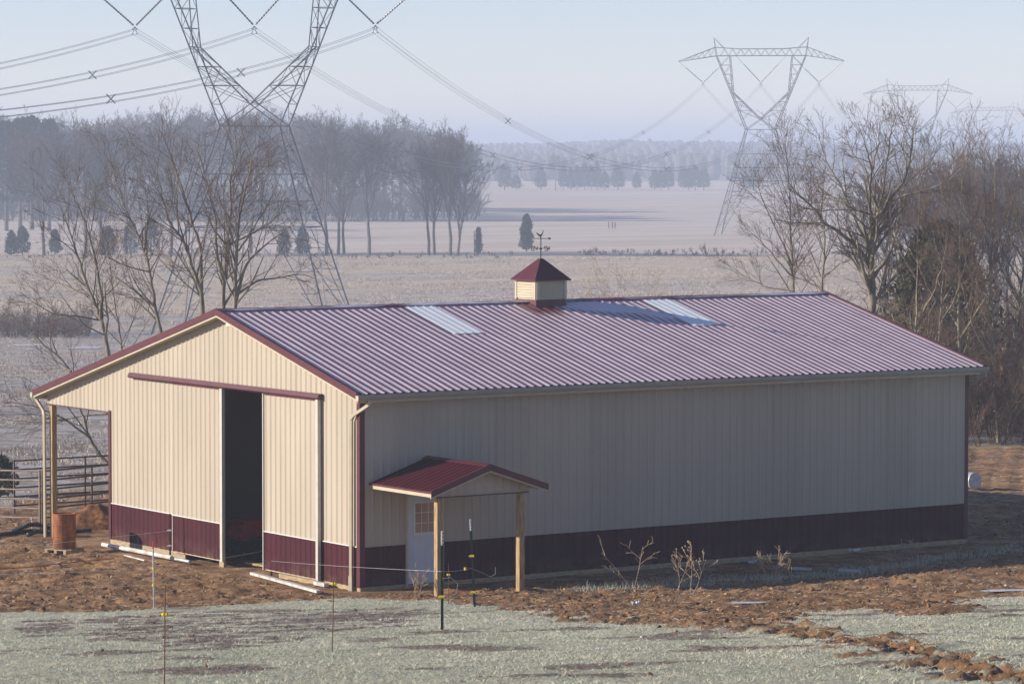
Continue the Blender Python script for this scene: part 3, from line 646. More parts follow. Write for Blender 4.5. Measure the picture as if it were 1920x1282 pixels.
# walk-in door under the porch
DR = MB().box((DX0+0.05, -0.02, 0.0), (DX1-0.05, 0.025, 2.04)).build('entry_door', 'door', barn)
q = MB()
for a, bq in ((DX0, DX0+0.048), (DX1-0.048, DX1)): q.box((a, -0.05, -0.02), (bq, 0.03, 2.10))
q.box((DX0+0.048, -0.05, 2.044), (DX1-0.048, 0.03, 2.10)); q.build('frame', 'cream_trim', DR)
wx0, wx1, wz0, wz1 = DX0+0.20, DX1-0.20, 1.12, 1.90
for i in range(3):
    for j in range(3):
        a0 = wx0+0.03+(wx1-wx0-0.06)*i/3+0.008; a1 = wx0+0.03+(wx1-wx0-0.06)*(i+1)/3-0.008
        b0 = wz0+0.03+(wz1-wz0-0.06)*j/3+0.008; b1 = wz0+0.03+(wz1-wz0-0.06)*(j+1)/3-0.008
        MB().box((a0, -0.026, b0), (a1, -0.020, b1)).build('pane', 'glass_dim', DR)
q = MB()
for i in range(4):
    a = wx0+0.03+(wx1-wx0-0.06)*i/3; t = 0.008 if 0 < i < 3 else 0.02; q.box((a-t, -0.036, wz0), (a+t, -0.0265, wz1))
for j in range(4):
    a = wz0+0.03+(wz1-wz0-0.06)*j/3; t = 0.008 if 0 < j < 3 else 0.02; q.box((wx0, -0.0375, a-t), (wx1, -0.027, a+t))
q.build('muntins', 'white_trim', DR)
for i in range(2):
    a0 = DX0+0.17+0.36*i; q = MB(); q.box((a0, -0.027, 0.25), (a0+0.32, -0.02, 0.95)); q.box((a0+0.03, -0.031, 0.28), (a0+0.29, -0.0265, 0.92)); q.build('raised_panel', 'door', DR)
q = MB(); q.tube([(DX1-0.12, -0.02, 1.0), (DX1-0.12, -0.08, 1.0)], 0.012); q.tube([(DX1-0.12, -0.08, 1.0), (DX1-0.12, -0.11, 1.0)], 0.03, 10); q.build('handle', 'galv', DR)
MB().box((DX0-0.05, -0.06, -0.12), (DX1+0.05, 0.03, -0.02)).build('door_sill', 'oldwood', barn)
# porch
PXR, PYF, PZR, PZE, PHS = 1.80, -2.64, 2.90, 2.38, 1.58
ps = (PZR-PZE)/PHS
porch = MB().box((PXR-0.04, PYF+0.10, PZR-0.22), (PXR+0.04, -0.04, PZR-0.06)).build('porch', 'oldwood', barn)
ppr = profile(-PYF-0.03, 0.022, base=0.065, top=0.026)
for sg, nm in ((-1, 'l'), (1, 'r')):
    def fm(t, h, s, sg=sg): return (PXR+sg*s-0*h, -0.03-t, PZR-ps*s+h)
    sheet('porch_roof_panel', ppr, fm, lambda t: 0.02, lambda t: PHS, 'maroon', porch)
    x0, x1 = PXR, PXR+sg*PHS
    def slab(y0, y1, d0, d1, name, mat):
        P = [(x0, y0, PZR-d1), (x1, y0, PZE-d1), (x1, y1, PZE-d1), (x0, y1, PZR-d1), (x0, y0, PZR-d0), (x1, y0, PZE-d0), (x1, y1, PZE-d0), (x0, y1, PZR-d0)]
        MB().hexa(P).build(name, mat, porch)
    slab(PYF-0.02, PYF, -0.035, 0.11, 'porch_rake_trim', 'maroon_trim')
    slab(PYF, PYF+0.06, -0.035, -0.026, 'porch_rake_trim', 'maroon_trim')
    slab(PYF+0.001, PYF+0.025, 0.02, 0.145, 'porch_fascia', 'cream_trim')
    slab(PYF+0.03, -0.03, 0.012, 0.03, 'porch_deck', 'oldwood')
    ex = PXR+sg*(PHS-0.03)
    MB().box((min(ex, ex+sg*0.02), PYF+0.02, PZE-0.115), (max(ex, ex+sg*0.02), -0.03, PZE-0.005)).build('porch_eave_fascia', 'cream_trim', porch)
    MB().box((min(ex, ex+sg*0.034), PYF, PZE-0.035), (max(ex, ex+sg*0.034), -0.03, PZE+0.012)).build('porch_eave_trim', 'maroon_trim', porch)
q = MB()
for sg in (-1, 1):
    q.hexa([(PXR, PYF-.02, PZR+.030), (PXR+sg*.13, PYF-.02, PZR+.030-ps*.13), (PXR+sg*.13, -.02, PZR+.030-ps*.13), (PXR, -.02, PZR+.030),
            (PXR, PYF-.02, PZR+.042), (PXR+sg*.13, PYF-.02, PZR+.040-ps*.13), (PXR+sg*.13, -.02, PZR+.040-ps*.13), (PXR, -.02, PZR+.042)])
q.build('porch_ridge_cap', 'maroon_trim', porch)
# porch front gable siding and posts
yg = PYF+0.29
gpr = profile(2.44, 0.016, minor=False)
gx0 = PXR-1.22
sheet('porch_gable_panel', sorted(gpr+[(1.22, 0, 1)]), lambda t, h, s: (gx0+t, yg-h, s), lambda t: 2.235, lambda t: PZR-ps*abs(gx0+t-PXR)-0.04, 'cream', porch)
MB().box((gx0-0.01, yg-0.03, 2.21), (gx0+2.45, yg+0.05, 2.234)).build('porch_gable_trim', 'maroon_trim', porch)
MB().box((gx0, yg+0.012, 2.25), (gx0+2.44, yg+0.06, 2.40)).build('porch_beam', 'oldwood', porch)
for xx in (gx0+0.04, gx0+2.44-0.18):
    MB().box((xx, yg+0.07, gz(xx, yg)-0.3), (xx+0.14, yg+0.21, 2.36)).build('porch_post', 'wood', porch)
for sg in (-1, 1):
    xs = PXR+sg*(PHS-0.38); MB().box((xs-0.03, yg+0.06, PZE-0.02), (xs+0.03, -0.03, PZE+0.07)).build('porch_rafter', 'oldwood', porch)
q = MB(); q.box((2.70, -0.10, 2.08), (2.86, -0.02, 2.16)); q.lathe([(0.05, 0), (0.075, 0.10)], (2.72, -0.16, 1.98), 10); q.lathe([(0.05, 0), (0.075, 0.10)], (2.86, -0.16, 1.98), 10); q.build('flood_light', 'black', barn)
# cupola with louvres, pyramid roof and weathervane
CX, CY, CS = 9.20, YR, 0.455
cup = MB().box((CX-CS, CY-CS, HR-0.16), (CX+CS, CY+CS, 6.70)).build('cupola', 'cream_trim', barn)
q = MB(); e = CS+0.03
q.add([(CX-e, CY-e, HR-0.17), (CX+e, CY-e, HR-0.17), (CX+e, CY+e, HR-0.17), (CX-e, CY+e, HR-0.17), (CX-CS-.006, CY-CS-.006, HR+0.06), (CX+CS+.006, CY-CS-.006, HR+0.06), (CX+CS+.006, CY+CS+.006, HR+0.06), (CX-CS-.006, CY+CS+.006, HR+0.06)],
      [(0, 1, 5, 4), (1, 2, 6, 5), (2, 3, 7, 6), (3, 0, 4, 7), (4, 5, 6, 7)]); q.build('cupola_flashing', 'maroon_trim', cup)
for sx, sy in ((-1, 0), (1, 0), (0, -1), (0, 1)):
    tx, ty = -sy, sx
    for i in range(7):
        z0 = HR+0.105+i*0.066; hwid = CS-0.06
        P = []
        for zz, o_ in ((z0, 0.034), (z0+0.058, 0.006)):
            for s_ in (-hwid, hwid): P.append((CX+sx*(CS+o_)+tx*s_, CY+sy*(CS+o_)+ty*s_, zz))
        for zz, o_ in ((z0, 0.026), (z0+0.058, 0.0)):
            for s_ in (-hwid, hwid): P.append((CX+sx*(CS+o_)+tx*s_, CY+sy*(CS+o_)+ty*s_, zz))
        MB().add(P, [(0, 1, 3, 2), (4, 6, 7, 5), (0, 2, 6, 4), (1, 5, 7, 3), (0, 4, 5, 1), (2, 3, 7, 6)]).build('slat', 'cream_trim', cup)
    for s_ in (-1, 1):
        a = np.array([CX+sx*CS+tx*s_*(CS-0.03), CY+sy*CS+ty*s_*(CS-0.03)])
        MB().box((a[0]-0.036, a[1]-0.036, HR+0.06), (a[0]+0.036, a[1]+0.036, 6.62)).build('louvre_stile', 'cream_trim', cup)
e = 0.56; ez = 6.635
q = MB(); t_ = 0.045
q.add([(CX-e, CY-e, ez), (CX+e, CY-e, ez), (CX+e, CY+e, ez), (CX-e, CY+e, ez), (CX-e, CY-e, ez+.03), (CX+e, CY-e, ez+.03), (CX+e, CY+e, ez+.03), (CX-e, CY+e, ez+.03),
       (CX-t_, CY-t_, 7.19), (CX+t_, CY-t_, 7.19), (CX+t_, CY+t_, 7.19), (CX-t_, CY+t_, 7.19)],
      [(3, 2, 1, 0), (0, 1, 5, 4), (1, 2, 6, 5), (2, 3, 7, 6), (3, 0, 4, 7), (4, 5, 9, 8), (5, 6, 10, 9), (6, 7, 11, 10), (7, 4, 8, 11), (8, 9, 10, 11)]); q.build('cupola_roof', 'maroon_trim', cup)
q = MB(); q.tube([(CX, CY, 7.17), (CX, CY, 7.76)], 0.014, 8); q.lathe([(0.03, 0), (0.045, 0.02), (0.03, 0.04)], (CX, CY, 7.42), 10)
q.tube([(CX-0.19, CY, 7.45), (CX+0.19, CY, 7.45)], 0.008); q.tube([(CX, CY-0.19, 7.45), (CX, CY+0.19, 7.45)], 0.008)
def letter(ch, P, ax):
    S = {'N': [(-1, -1, -1, 1), (-1, 1, 1, -1), (1, -1, 1, 1)], 'W': [(-1, 1, -.5, -1), (-.5, -1, 0, .4), (0, .4, .5, -1), (.5, -1, 1, 1)],
         'E': [(-1, -1, -1, 1), (-1, 1, 1, 1), (-1, 0, .6, 0), (-1, -1, 1, -1)], 'S': [(1, 1, -1, 1), (-1, 1, -1, 0), (-1, 0, 1, 0), (1, 0, 1, -1), (1, -1, -1, -1)]}[ch]
    ax = np.array([*ax, 0.0])
    for a0, b0, a1, b1 in S: q.tube([np.array(P)+ax*a0*.042+np.array([0, 0, b0*.05]), np.array(P)+ax*a1*.042+np.array([0, 0, b1*.05])], 0.009, 4)
fa = (RH[0], RH[1])
letter('W', (CX+0.235, CY, 7.45), fa); letter('E', (CX-0.235, CY, 7.45), fa); letter('N', (CX, CY+0.235, 7.45), fa); letter('S', (CX, CY-0.235, 7.45), fa)
A_ = np.array([RH[0], RH[1], 0]); C_ = np.array([CX, CY, 0])
def pp(a, z): return C_+A_*a+np.array([0, 0, z])
q.tube([pp(-0.20, 7.70), pp(0.20, 7.70)], 0.009)
q.add([pp(.20, 7.735), pp(.27, 7.70), pp(.20, 7.665), pp(.20, 7.735)+[0, 0.008, 0], pp(.27, 7.70)+[0, 0.008, 0], pp(.20, 7.665)+[0, 0.008, 0]], [(0, 1, 2), (5, 4, 3), (0, 3, 4, 1), (1, 4, 5, 2)])
# rooster figure on the arrow
q.tube([pp(-0.07, 7.79), pp(-0.02, 7.775), pp(0.03, 7.80)], [0.02, 0.03, 0.02], 6); q.tube([pp(0.02, 7.80), pp(0.05, 7.86), pp(0.055, 7.92)], [0.02, 0.014, 0.01], 5)
q.tube([pp(-0.05, 7.79), pp(-0.10, 7.84), pp(-0.13, 7.83)], [0.018, 0.014, 0.006], 5); q.tube([pp(-0.01, 7.77), pp(-0.01, 7.70)], 0.006, 4)
q.build('weathervane', 'dark', cup)

# red machine standing in the dark barn
trac = empty('garden_tractor', (2.1, 7.75, gz(2.1, 7.7))); tag(trac, 'red machine half hidden in the dark barn doorway', 'tractor')
q = MB(); q.box((-0.9, -0.35, 0.45), (0.2, 0.35, 0.95)); q.box((-0.98, -0.30, 0.50), (-0.90, 0.30, 0.85)); q.build('hood', 'red', trac)
q = MB(); q.box((0.2, -0.45, 0.4), (1.0, 0.45, 0.62)); q.build('deck', 'red', trac)
q = MB(); q.box((0.45, -0.24, 0.62), (0.9, 0.24, 0.74)); q.box((0.84, -0.24, 0.74), (0.92, 0.24, 1.15)); q.build('seat', 'black', trac)
for xx, rr in ((-0.65, 0.28), (0.7, 0.40)):
    for yy in (-0.52, 0.52): MB().tube([(xx, yy-0.1, rr), (xx, yy+0.1, rr)], rr, 16).build('wheel', 'tyre', trac)

# ------------------------------------------------------------------ things around the barn
def drum(name, mat, parent, r=0.29, h=0.88):
    pr = [(r*0.96, 0), (r, 0.015), (r, h*0.33), (r+.012, h*0.345), (r, h*0.36), (r, h*0.65), (r+.012, h*0.665), (r, h*0.68), (r, h-0.015), (r+.008, h-0.01), (r+.008, h), (r-.01, h), (r-.015, h-0.03)]
    return MB().lathe(pr, (0, 0, 0), 28).build(name, mat, parent, False)
p = ground_px(121, 1034); dr = empty('oil_drum', (p[0], p[1], p[2]+0.10)); tag(dr, 'rusty orange steel drum standing on a small pallet near the lean-to', 'drum')
drum('drum_body', 'rust', dr)
pal = empty('pallet', (p[0], p[1], p[2]-0.02), 0.4); tag(pal, 'small wooden pallet under the rusty drum', 'pallet')
for i in range(4): MB().box((-0.36+0.19*i, -0.36, 0.09), (-0.36+0.19*i+0.14, 0.36, 0.112)).build('board', 'oldwood', pal)
for yy in (-0.34, -0.04, 0.26): MB().box((-0.36, yy, 0.0), (0.36, yy+0.08, 0.09)).build('bearer', 'oldwood', pal)
p = ground_px(1822, 916); dl = empty('lying_drum', (p[0], p[1], p[2]+0.25)); tag(dl, 'pale metal drum lying on its side beyond the far barn corner', 'drum')
body = drum('drum_body', 'galv', dl, 0.245, 0.75)
ax = -0.55*A_+0.83*np.array([FH[0], FH[1], 0])
body.rotation_euler = Vector(-ax).to_track_quat('Z', 'Y').to_euler(); body.location = tuple(ax*0.60)
lid = MB().lathe([(0.0001, 0), (0.225, 0), (0.225, 0.012), (0.0001, 0.012)], (0, 0, 0), 24).build('lid', 'lid', dl); lid.rotation_euler = body.rotation_euler; lid.location = tuple(-ax*0.152)
# black corrugated hose heap
def hose(name, pts, r=0.055):
    pts = np.array(pts, float); t = np.linspace(0, 1, len(pts)); tt = np.linspace(0, 1, 40*len(pts))
    P = np.stack([np.interp(tt, t, pts[:, i]) for i in range(3)], -1)
    ker = np.ones(31)/31
    for i in range(3): P[:, i] = np.convolve(np.pad(P[:, i], 15, 'edge'), ker, 'valid')
    rr = r*(1+0.07*np.sign(np.sin(np.arange(len(P))*1.3)))
    return MB().tube(P, rr, 8)
hq = None
for ii, line in enumerate([[(-40, 1012), (10, 1003), (60, 997), (100, 1000), (150, 998), (172, 996)], [(50, 1006), (72, 1003), (84, 994), (70, 988), (56, 987)], [(84, 992), (104, 996), (120, 1004), (135, 1006)], [(20, 1000), (60, 999), (95, 990), (130, 992)]]):
    pts = []
    for j, (a, bq) in enumerate(line):
        g = ground_px(a, bq); pts.append((g[0], g[1], g[2]+0.04+0.07*ii*(j % 2)))
    h_ = hose('h', pts)
    if hq is None: hq = h_
    else:
        for V in h_.v: pass
        hq.add(np.concatenate(h_.v), h_.f4+h_.f3+h_.fn)
o = hq.build('drain_hose', 'hose', None, True); tag(o, 'black corrugated drain hose lying in a heap by the lean-to post', 'hose')
# soil heap behind the lean-to
def heap(px, py, rx, ry, h, label):
    p = ground_px(px, py); n = 28
    a, r = np.meshgrid(np.linspace(0, 2*math.pi, n, endpoint=False), np.linspace(0, 1, 12), indexing='ij')
    x = p[0]+rx*r*np.cos(a); y = p[1]+ry*r*np.sin(a)
    z = zground(x, y)-0.08+h*(1-r**1.6)*(0.6+0.9*fbm(x*2.2, y*2.2))+0.30*(fbm(x*5, y*5)-0.5)*(1-r)
    V = np.stack([x, y, z], -1); ii = np.arange(n*12).reshape(n, 12)
    Fq = np.stack([ii[:, :-1], ii[:, 1:], np.roll(ii, -1, 0)[:, 1:], np.roll(ii, -1, 0)[:, :-1]], -1).reshape(-1, 4)
    o = mesh_np('soil_heap', V.reshape(-1, 3), Fq, 'soil', attrs=dict(rnd=np.clip(0.25+0.6*fbm(x*5, y*5), 0, 0.8).ravel())); tag(o, label, 'soil heap')
heap(190, 985, 1.6, 1.2, 0.55, 'mound of brown soil behind the lean-to opening')
heap(655, 1095, 0.55, 0.4, 0.22, 'small soil mound at the foot of the downspout')
# pvc pipes, boards
def stick(name, a, b_, r, mat, label, cat, k=10, flat=None, lift=0.0):
    A0 = ground_px(*a); B0 = ground_px(*b_); A0[2] += r+lift; B0[2] += r+lift
    if flat is None: o = MB().tube([A0, (A0+B0)/2+[0, 0, 0.004], B0], r, k).build(name, mat)
    else:
        d_ = B0-A0; d_ /= np.linalg.norm(d_); s_ = np.cross(d_, [0, 0, 1]); s_ /= np.linalg.norm(s_)
        o = MB().sweep([(-flat/2, -r), (flat/2, -r), (flat/2, r), (-flat/2, r)], A0, B0, s_, (0, 0, 1)).build(name, mat)
    tag(o, label, cat); return o
stick('pvc_pipe', (193, 1028), (322, 1053), 0.055, 'pvc', 'long white pipe lying along the gable foot', 'pipe', lift=0.05)
stick('grey_pipe', (324, 1052), (356, 1058), 0.04, 'galv', 'short grey pipe end beside the fence post at the gable', 'pipe', lift=0.03)
stick('loose_lath', (234, 1045), (272, 1055), 0.015, 'pvc', 'thin pale lath lying on the soil in front of the gable', 'board', flat=0.06, lift=0.05)
stick('white_board', (473, 1082), (598, 1117), 0.03, 'pvc', 'white trim board lying in front of the right sliding door', 'board', flat=0.12, lift=0.07)
stick('threshold_plank', (466, 1060), (503, 1066), 0.025, 'wood', 'bare plank lying in the open barn doorway', 'board', flat=0.22, lift=0.05)
stick('white_block', (592, 1097), (612, 1101), 0.04, 'pvc', 'short white block under the right edge of the sliding door', 'block', flat=0.12, lift=0.02)
stick('lumber_scrap', (1488, 1069), (1522, 1070), 0.03, 'galv', 'grey lumber scrap in the shade of the long wall', 'board', flat=0.10, lift=0.02)
stick('pale_lumber_scrap', (1573, 1072), (1612, 1074), 0.03, 'galv', 'second grey lumber scrap nearer the far corner in the shade', 'board', flat=0.12, lift=0.02)
def scrap(px, py, w, label, name='paper_scrap'):
    p = ground_px(px, py); q = MB(); n = 5
    V = [(p[0]+w*(i/(n-1)-.5)*RH[0]+w*.7*(j/(n-1)-.5)*FH[0], p[1]+w*(i/(n-1)-.5)*RH[1]+w*.7*(j/(n-1)-.5)*FH[1], p[2]+0.03+0.10*random.random()) for i in range(n) for j in range(n)]
    q.add(V, [(i*n+j, i*n+j+1, (i+1)*n+j+1, (i+1)*n+j) for i in range(n-1) for j in range(n-1)]); tag(q.build(name, 'white_trim'), label, 'litter')
scrap(1411, 1058, 0.20, 'white paper scrap lying in the shade left of the twiggy weed'); scrap(1603, 1036, 0.30, 'white scrap close to the long wall foot'); scrap(1190, 1138, 0.16, 'tiny white scrap on the brown soil')
def ice(px, py, rx, ry, label):
    p = ground_px(px, py); n = 26; V = [(p[0], p[1], gz(p[0], p[1])+0.05)]
    for i in range(n):
        a = 2*math.pi*i/n; k = 0.75+0.5*random.random(); x = p[0]+k*(rx*math.cos(a)*RH[0]+ry*math.sin(a)*FH[0]); y = p[1]+k*(rx*math.cos(a)*RH[1]+ry*math.sin(a)*FH[1]); V.append((x, y, gz(x, y)+0.035))
    o = MB().add(V, [(0, i+1, (i+1) % n+1) for i in range(n)]).build('ice_puddle', 'ice'); tag(o, label, 'ice', )
ice(1885, 1109, 0.55, 0.8, 'frozen white puddle at the right edge of the soil'); ice(1405, 1132, 0.38, 0.5, 'thin ice strip in the soil right of the porch')
ice(165, 652, 1.5, 4, 'frozen ditch water glinting in the field left of the barn'); ice(60, 647, 1.8, 3, 'streak of ice under the far left brush')

# corral panels
def corral(a, b_, h, mat, label, nr=6):
    A0 = ground_px(*a); B0 = ground_px(*b_); o = empty('corral_panel', tuple((A0+B0)/2)); tag(o, label, 'fence panel', 'pipe corral panels'); m_ = (A0+B0)/2
    for i in range(nr):
        z = 0.22+(h-0.22)*i/(nr-1); MB().tube([A0-m_+[0, 0, z], B0-m_+[0, 0, z]], 0.026, 6).build('rail', mat, o)
    n = max(2, int(round(np.linalg.norm(B0-A0)/1.9))+1)
    for i in range(n):
        P = A0+(B0-A0)*i/(n-1)-m_; MB().tube([P+[0, 0, 0.0], P+[0, 0, h+0.03]], 0.03, 6).build('upright', mat, o)
corral((-110, 980), (75, 986), 1.5, 'pipe_light', 'sunlit pale pipe corral panel at the left edge')
corral((80, 986), (262, 965), 1.5, 'pipe_rust', 'dark pipe corral panel seen through the lean-to opening')
corral((27, 962), (290, 945), 1.5, 'pipe_rust', 'rear pipe corral panel behind the other two')
MB_ = ground_px(60, 992); q = MB(); q.tube([MB_, MB_+[0, 0, 0.28]], 0.012); q.tube([MB_+[0, 0, 0.27], MB_+[0, 0, 0.31]], 0.035, 8); tag(q.build('hydrant_stub', 'pvc'), 'short white-capped stub standing by the hose heap', 'stub')

# electric fence
def tpost(px, py, top, label, lean=0.0, mat='tpost', ins=(0.35, 1.0), name='fence_t_post', insmat='yellow', tip='white_trim'):
    p = ground_px(px, py); h = (py-top)*float((p-CAM)@FW)/FPX; o = empty(name, tuple(p)); o.rotation_euler = (lean*FH[0]*0, 0, 0)
    tag(o, label, 'fence post', 'fence posts'); sx = lean*h
    def pt(z): return A_*(lean*z)+np.array([0, 0, z])
    q = MB(); a_ = np.array([0.022, 0, 0]); b_ = np.array([0, 0.022, 0])
    q.sweep([(-.022, 0), (.022, 0), (.022, .006), (.004, .006), (.004, .028), (-.004, .028), (-.004, .006), (-.022, .006)], pt(-0.25), pt(h-0.24), A_, np.array([FH[0], FH[1], 0])*-1); q.build('stem', mat, o)
    q = MB(); q.sweep([(-.022, 0), (.022, 0), (.022, .006), (.004, .006), (.004, .028), (-.004, .028), (-.004, .006), (-.022, .006)], pt(h-0.24), pt(h), A_, np.array([FH[0], FH[1], 0])*-1); q.build('tip', tip, o)
    q = MB()
    for i in range(int(h/0.06)): z = 0.05+0.06*i; q.box(tuple(pt(z)+[-.009, -.036, -.008]), tuple(pt(z)+[.009, -.018, .008]))
    q.build('studs', mat, o)['kind'] = 'stuff'
    for z in ins:
        q = MB(); c = pt(z)+np.array([-FH[0], -FH[1], 0])*0.035; q.tube([c-A_*0.05, c+A_*0.04], 0.026, 8); q.tube([c-A_*0.07, c-A_*0.05], 0.014, 8); q.build('insulator', insmat, o)
    return p, lambda z: p+pt(z)+np.array([-FH[0], -FH[1], 0])*0.06
T1p, T1 = tpost(829, 1180, 994, 'green T-post with white tip standing left, in front of the porch', 0.0, ins=(0.55,))
T2p, T2 = tpost(890, 1137, 972, 'leaning green T-post with white tip right of the other porch post', -0.05, ins=(0.30, 1.04))
T3p, T3 = tpost(319, 1050, 962, 'dark T-post close to the left sliding door', 0, 'rust_rod', (0.74, 0.36), insmat='pvc', tip='rust_rod')
T4p, T4 = tpost(509, 1078, 961, 'dark leaning T-post at the right side of the doorway', -0.03, 'rust_rod', (0.62, 0.30, 1.0), insmat='pvc', tip='rust_rod')
p = ground_px(289, 1136); S1 = p; o = empty('electric_fence_post', tuple(p)); tag(o, 'slim silver fence post with red tip in front of the gable', 'fence post', 'fence posts')
MB().tube([(0, 0, -0.2), (-0.02, 0, 1.26)], 0.018, 8).build('stem', 'galv', o); MB().tube([(-0.02, 0, 1.26), (-0.021, 0, 1.42)], [0.019, 0.012], 8).build('tip', 'red', o)
for z in (0.47, 0.83): MB().tube([(-.01, 0, z-0.025), (-.01, 0, z+0.025)], 0.032, 8).build('insulator', 'yellow', o)
def rod(px, py, h, zi, label, ln=0.0):
    p = ground_px(px, py); o = empty('fence_rod', tuple(p)); tag(o, label, 'fence rod', 'thin fence rods')
    MB().tube([np.array([0, 0, -0.2]), A_*ln*h+np.array([0, 0, h])], 0.007, 6).build('rod', 'rust_rod', o)
    for z in zi:
        q = MB(); c = A_*ln*z+np.array([0, 0, z]); q.tube([c-A_*0.04, c-A_*0.015, c, c+A_*0.02, c+A_*0.04], [0.016, 0.026, 0.018, 0.026, 0.016], 8); q.build('insulator', 'yellow', o)
    return p
R1 = rod(308, 1300, 1.22, (0.90,), 'nearest thin rusty rod with yellow insulator at lower left', 0.012)
R2 = rod(622, 1224, 1.08, (0.99,), 'thin rusty rod with yellow insulator below the right sliding door', 0.03)
R3 = rod(841, 1132, 0.85, (0.62,), 'thin rusty rod between the two porch T-posts', 0)
def wire(name, pts, label, sag=0.02, r=0.0024, mat='wire', cat='wire'):
    P = []
    pts = [np.asarray(q, float) for q in pts]
    for a, b_ in zip(pts[:-1], pts[1:]):
        for i in range(8): t = i/8; P.append(a+(b_-a)*t-np.array([0, 0, sag*4*t*(1-t)]))
    P.append(pts[-1]); o = MB().tube(P, r, 5).build(name, mat); tag(o, label, cat, 'electric fence wires'); return o
def off(pt, px, py): return at(px, py, float((pt-CAM)@FW))
wire('fence_wire', [off(T3(0.7), -90, 1036), T3(0.74)], 'upper fence wire running left from the post at the gable')
wire('fence_wire', [off(T3(0.7), -90, 1068), T3(0.36)], 'lower fence wire running left from the post at the gable')
wire('fence_wire', [off(S1, -90, 1078), S1+[0, 0, 0.83], T4(0.62)], 'fence wire from the silver post to the doorway post, upper strand')
wire('fence_wire', [off(S1, -90, 1108), S1+[0, 0, 0.47], T4(0.30)], 'fence wire from the silver post to the doorway post, lower strand')
wire('fence_wire', [T4(0.35), T1(0.98), T1(0.98)+(T2(0.80)-T1(0.98))*0.98], 'fence wire crossing in front of the downspout to the porch T-posts')
wire('wire_tail', [T2(0.78), T2(0.70)+A_*0.2, T2(0.62)+A_*0.35, T2(0.68)+A_*0.46, T2(0.82)+A_*0.46], 'loose wire tail curling right of the leaning T-post', 0)
wire('wire_loop', [T1(0.86), T1(0.88)+A_*0.14, T1(0.78)+A_*0.26, T1(0.62)+A_*0.24, T1(0.56)+A_*0.12], 'loose wire loop hanging beside the left T-post', 0)
wire('orange_cord', [ground_px(-60, 1075)+[0, 0, .05], ground_px(60, 1066)+[0, 0, .05], ground_px(150, 1056)+[0, 0, .05], ground_px(215, 1050)+[0, 0, .05]], 'orange cord lying on the soil left of the gable', 0, 0.012, 'orange_cord', 'cord')
q = MB(); c = (T1(0.98)+T2(0.80))*0.5+(T2(0.80)-T1(0.98))*0.22; q.lathe([(0.012, -0.03), (0.034, -0.02), (0.02, 0), (0.034, 0.02), (0.012, 0.03)], c, 8); tag(q.build('yellow_insulator', 'yellow'), 'yellow insulator on the wire between the porch T-posts', 'insulator')
for px, py, lab in ((818, 1112, 'yellow insulator lying at the foot of the left porch post'),):
    p = ground_px(px, py); tag(MB().tube([p+[0, 0, .04], p+[0, 0, .04]+A_*.1], [0.03, 0.025], 8).build('yellow_insulator', 'yellow'), lab, 'insulator')

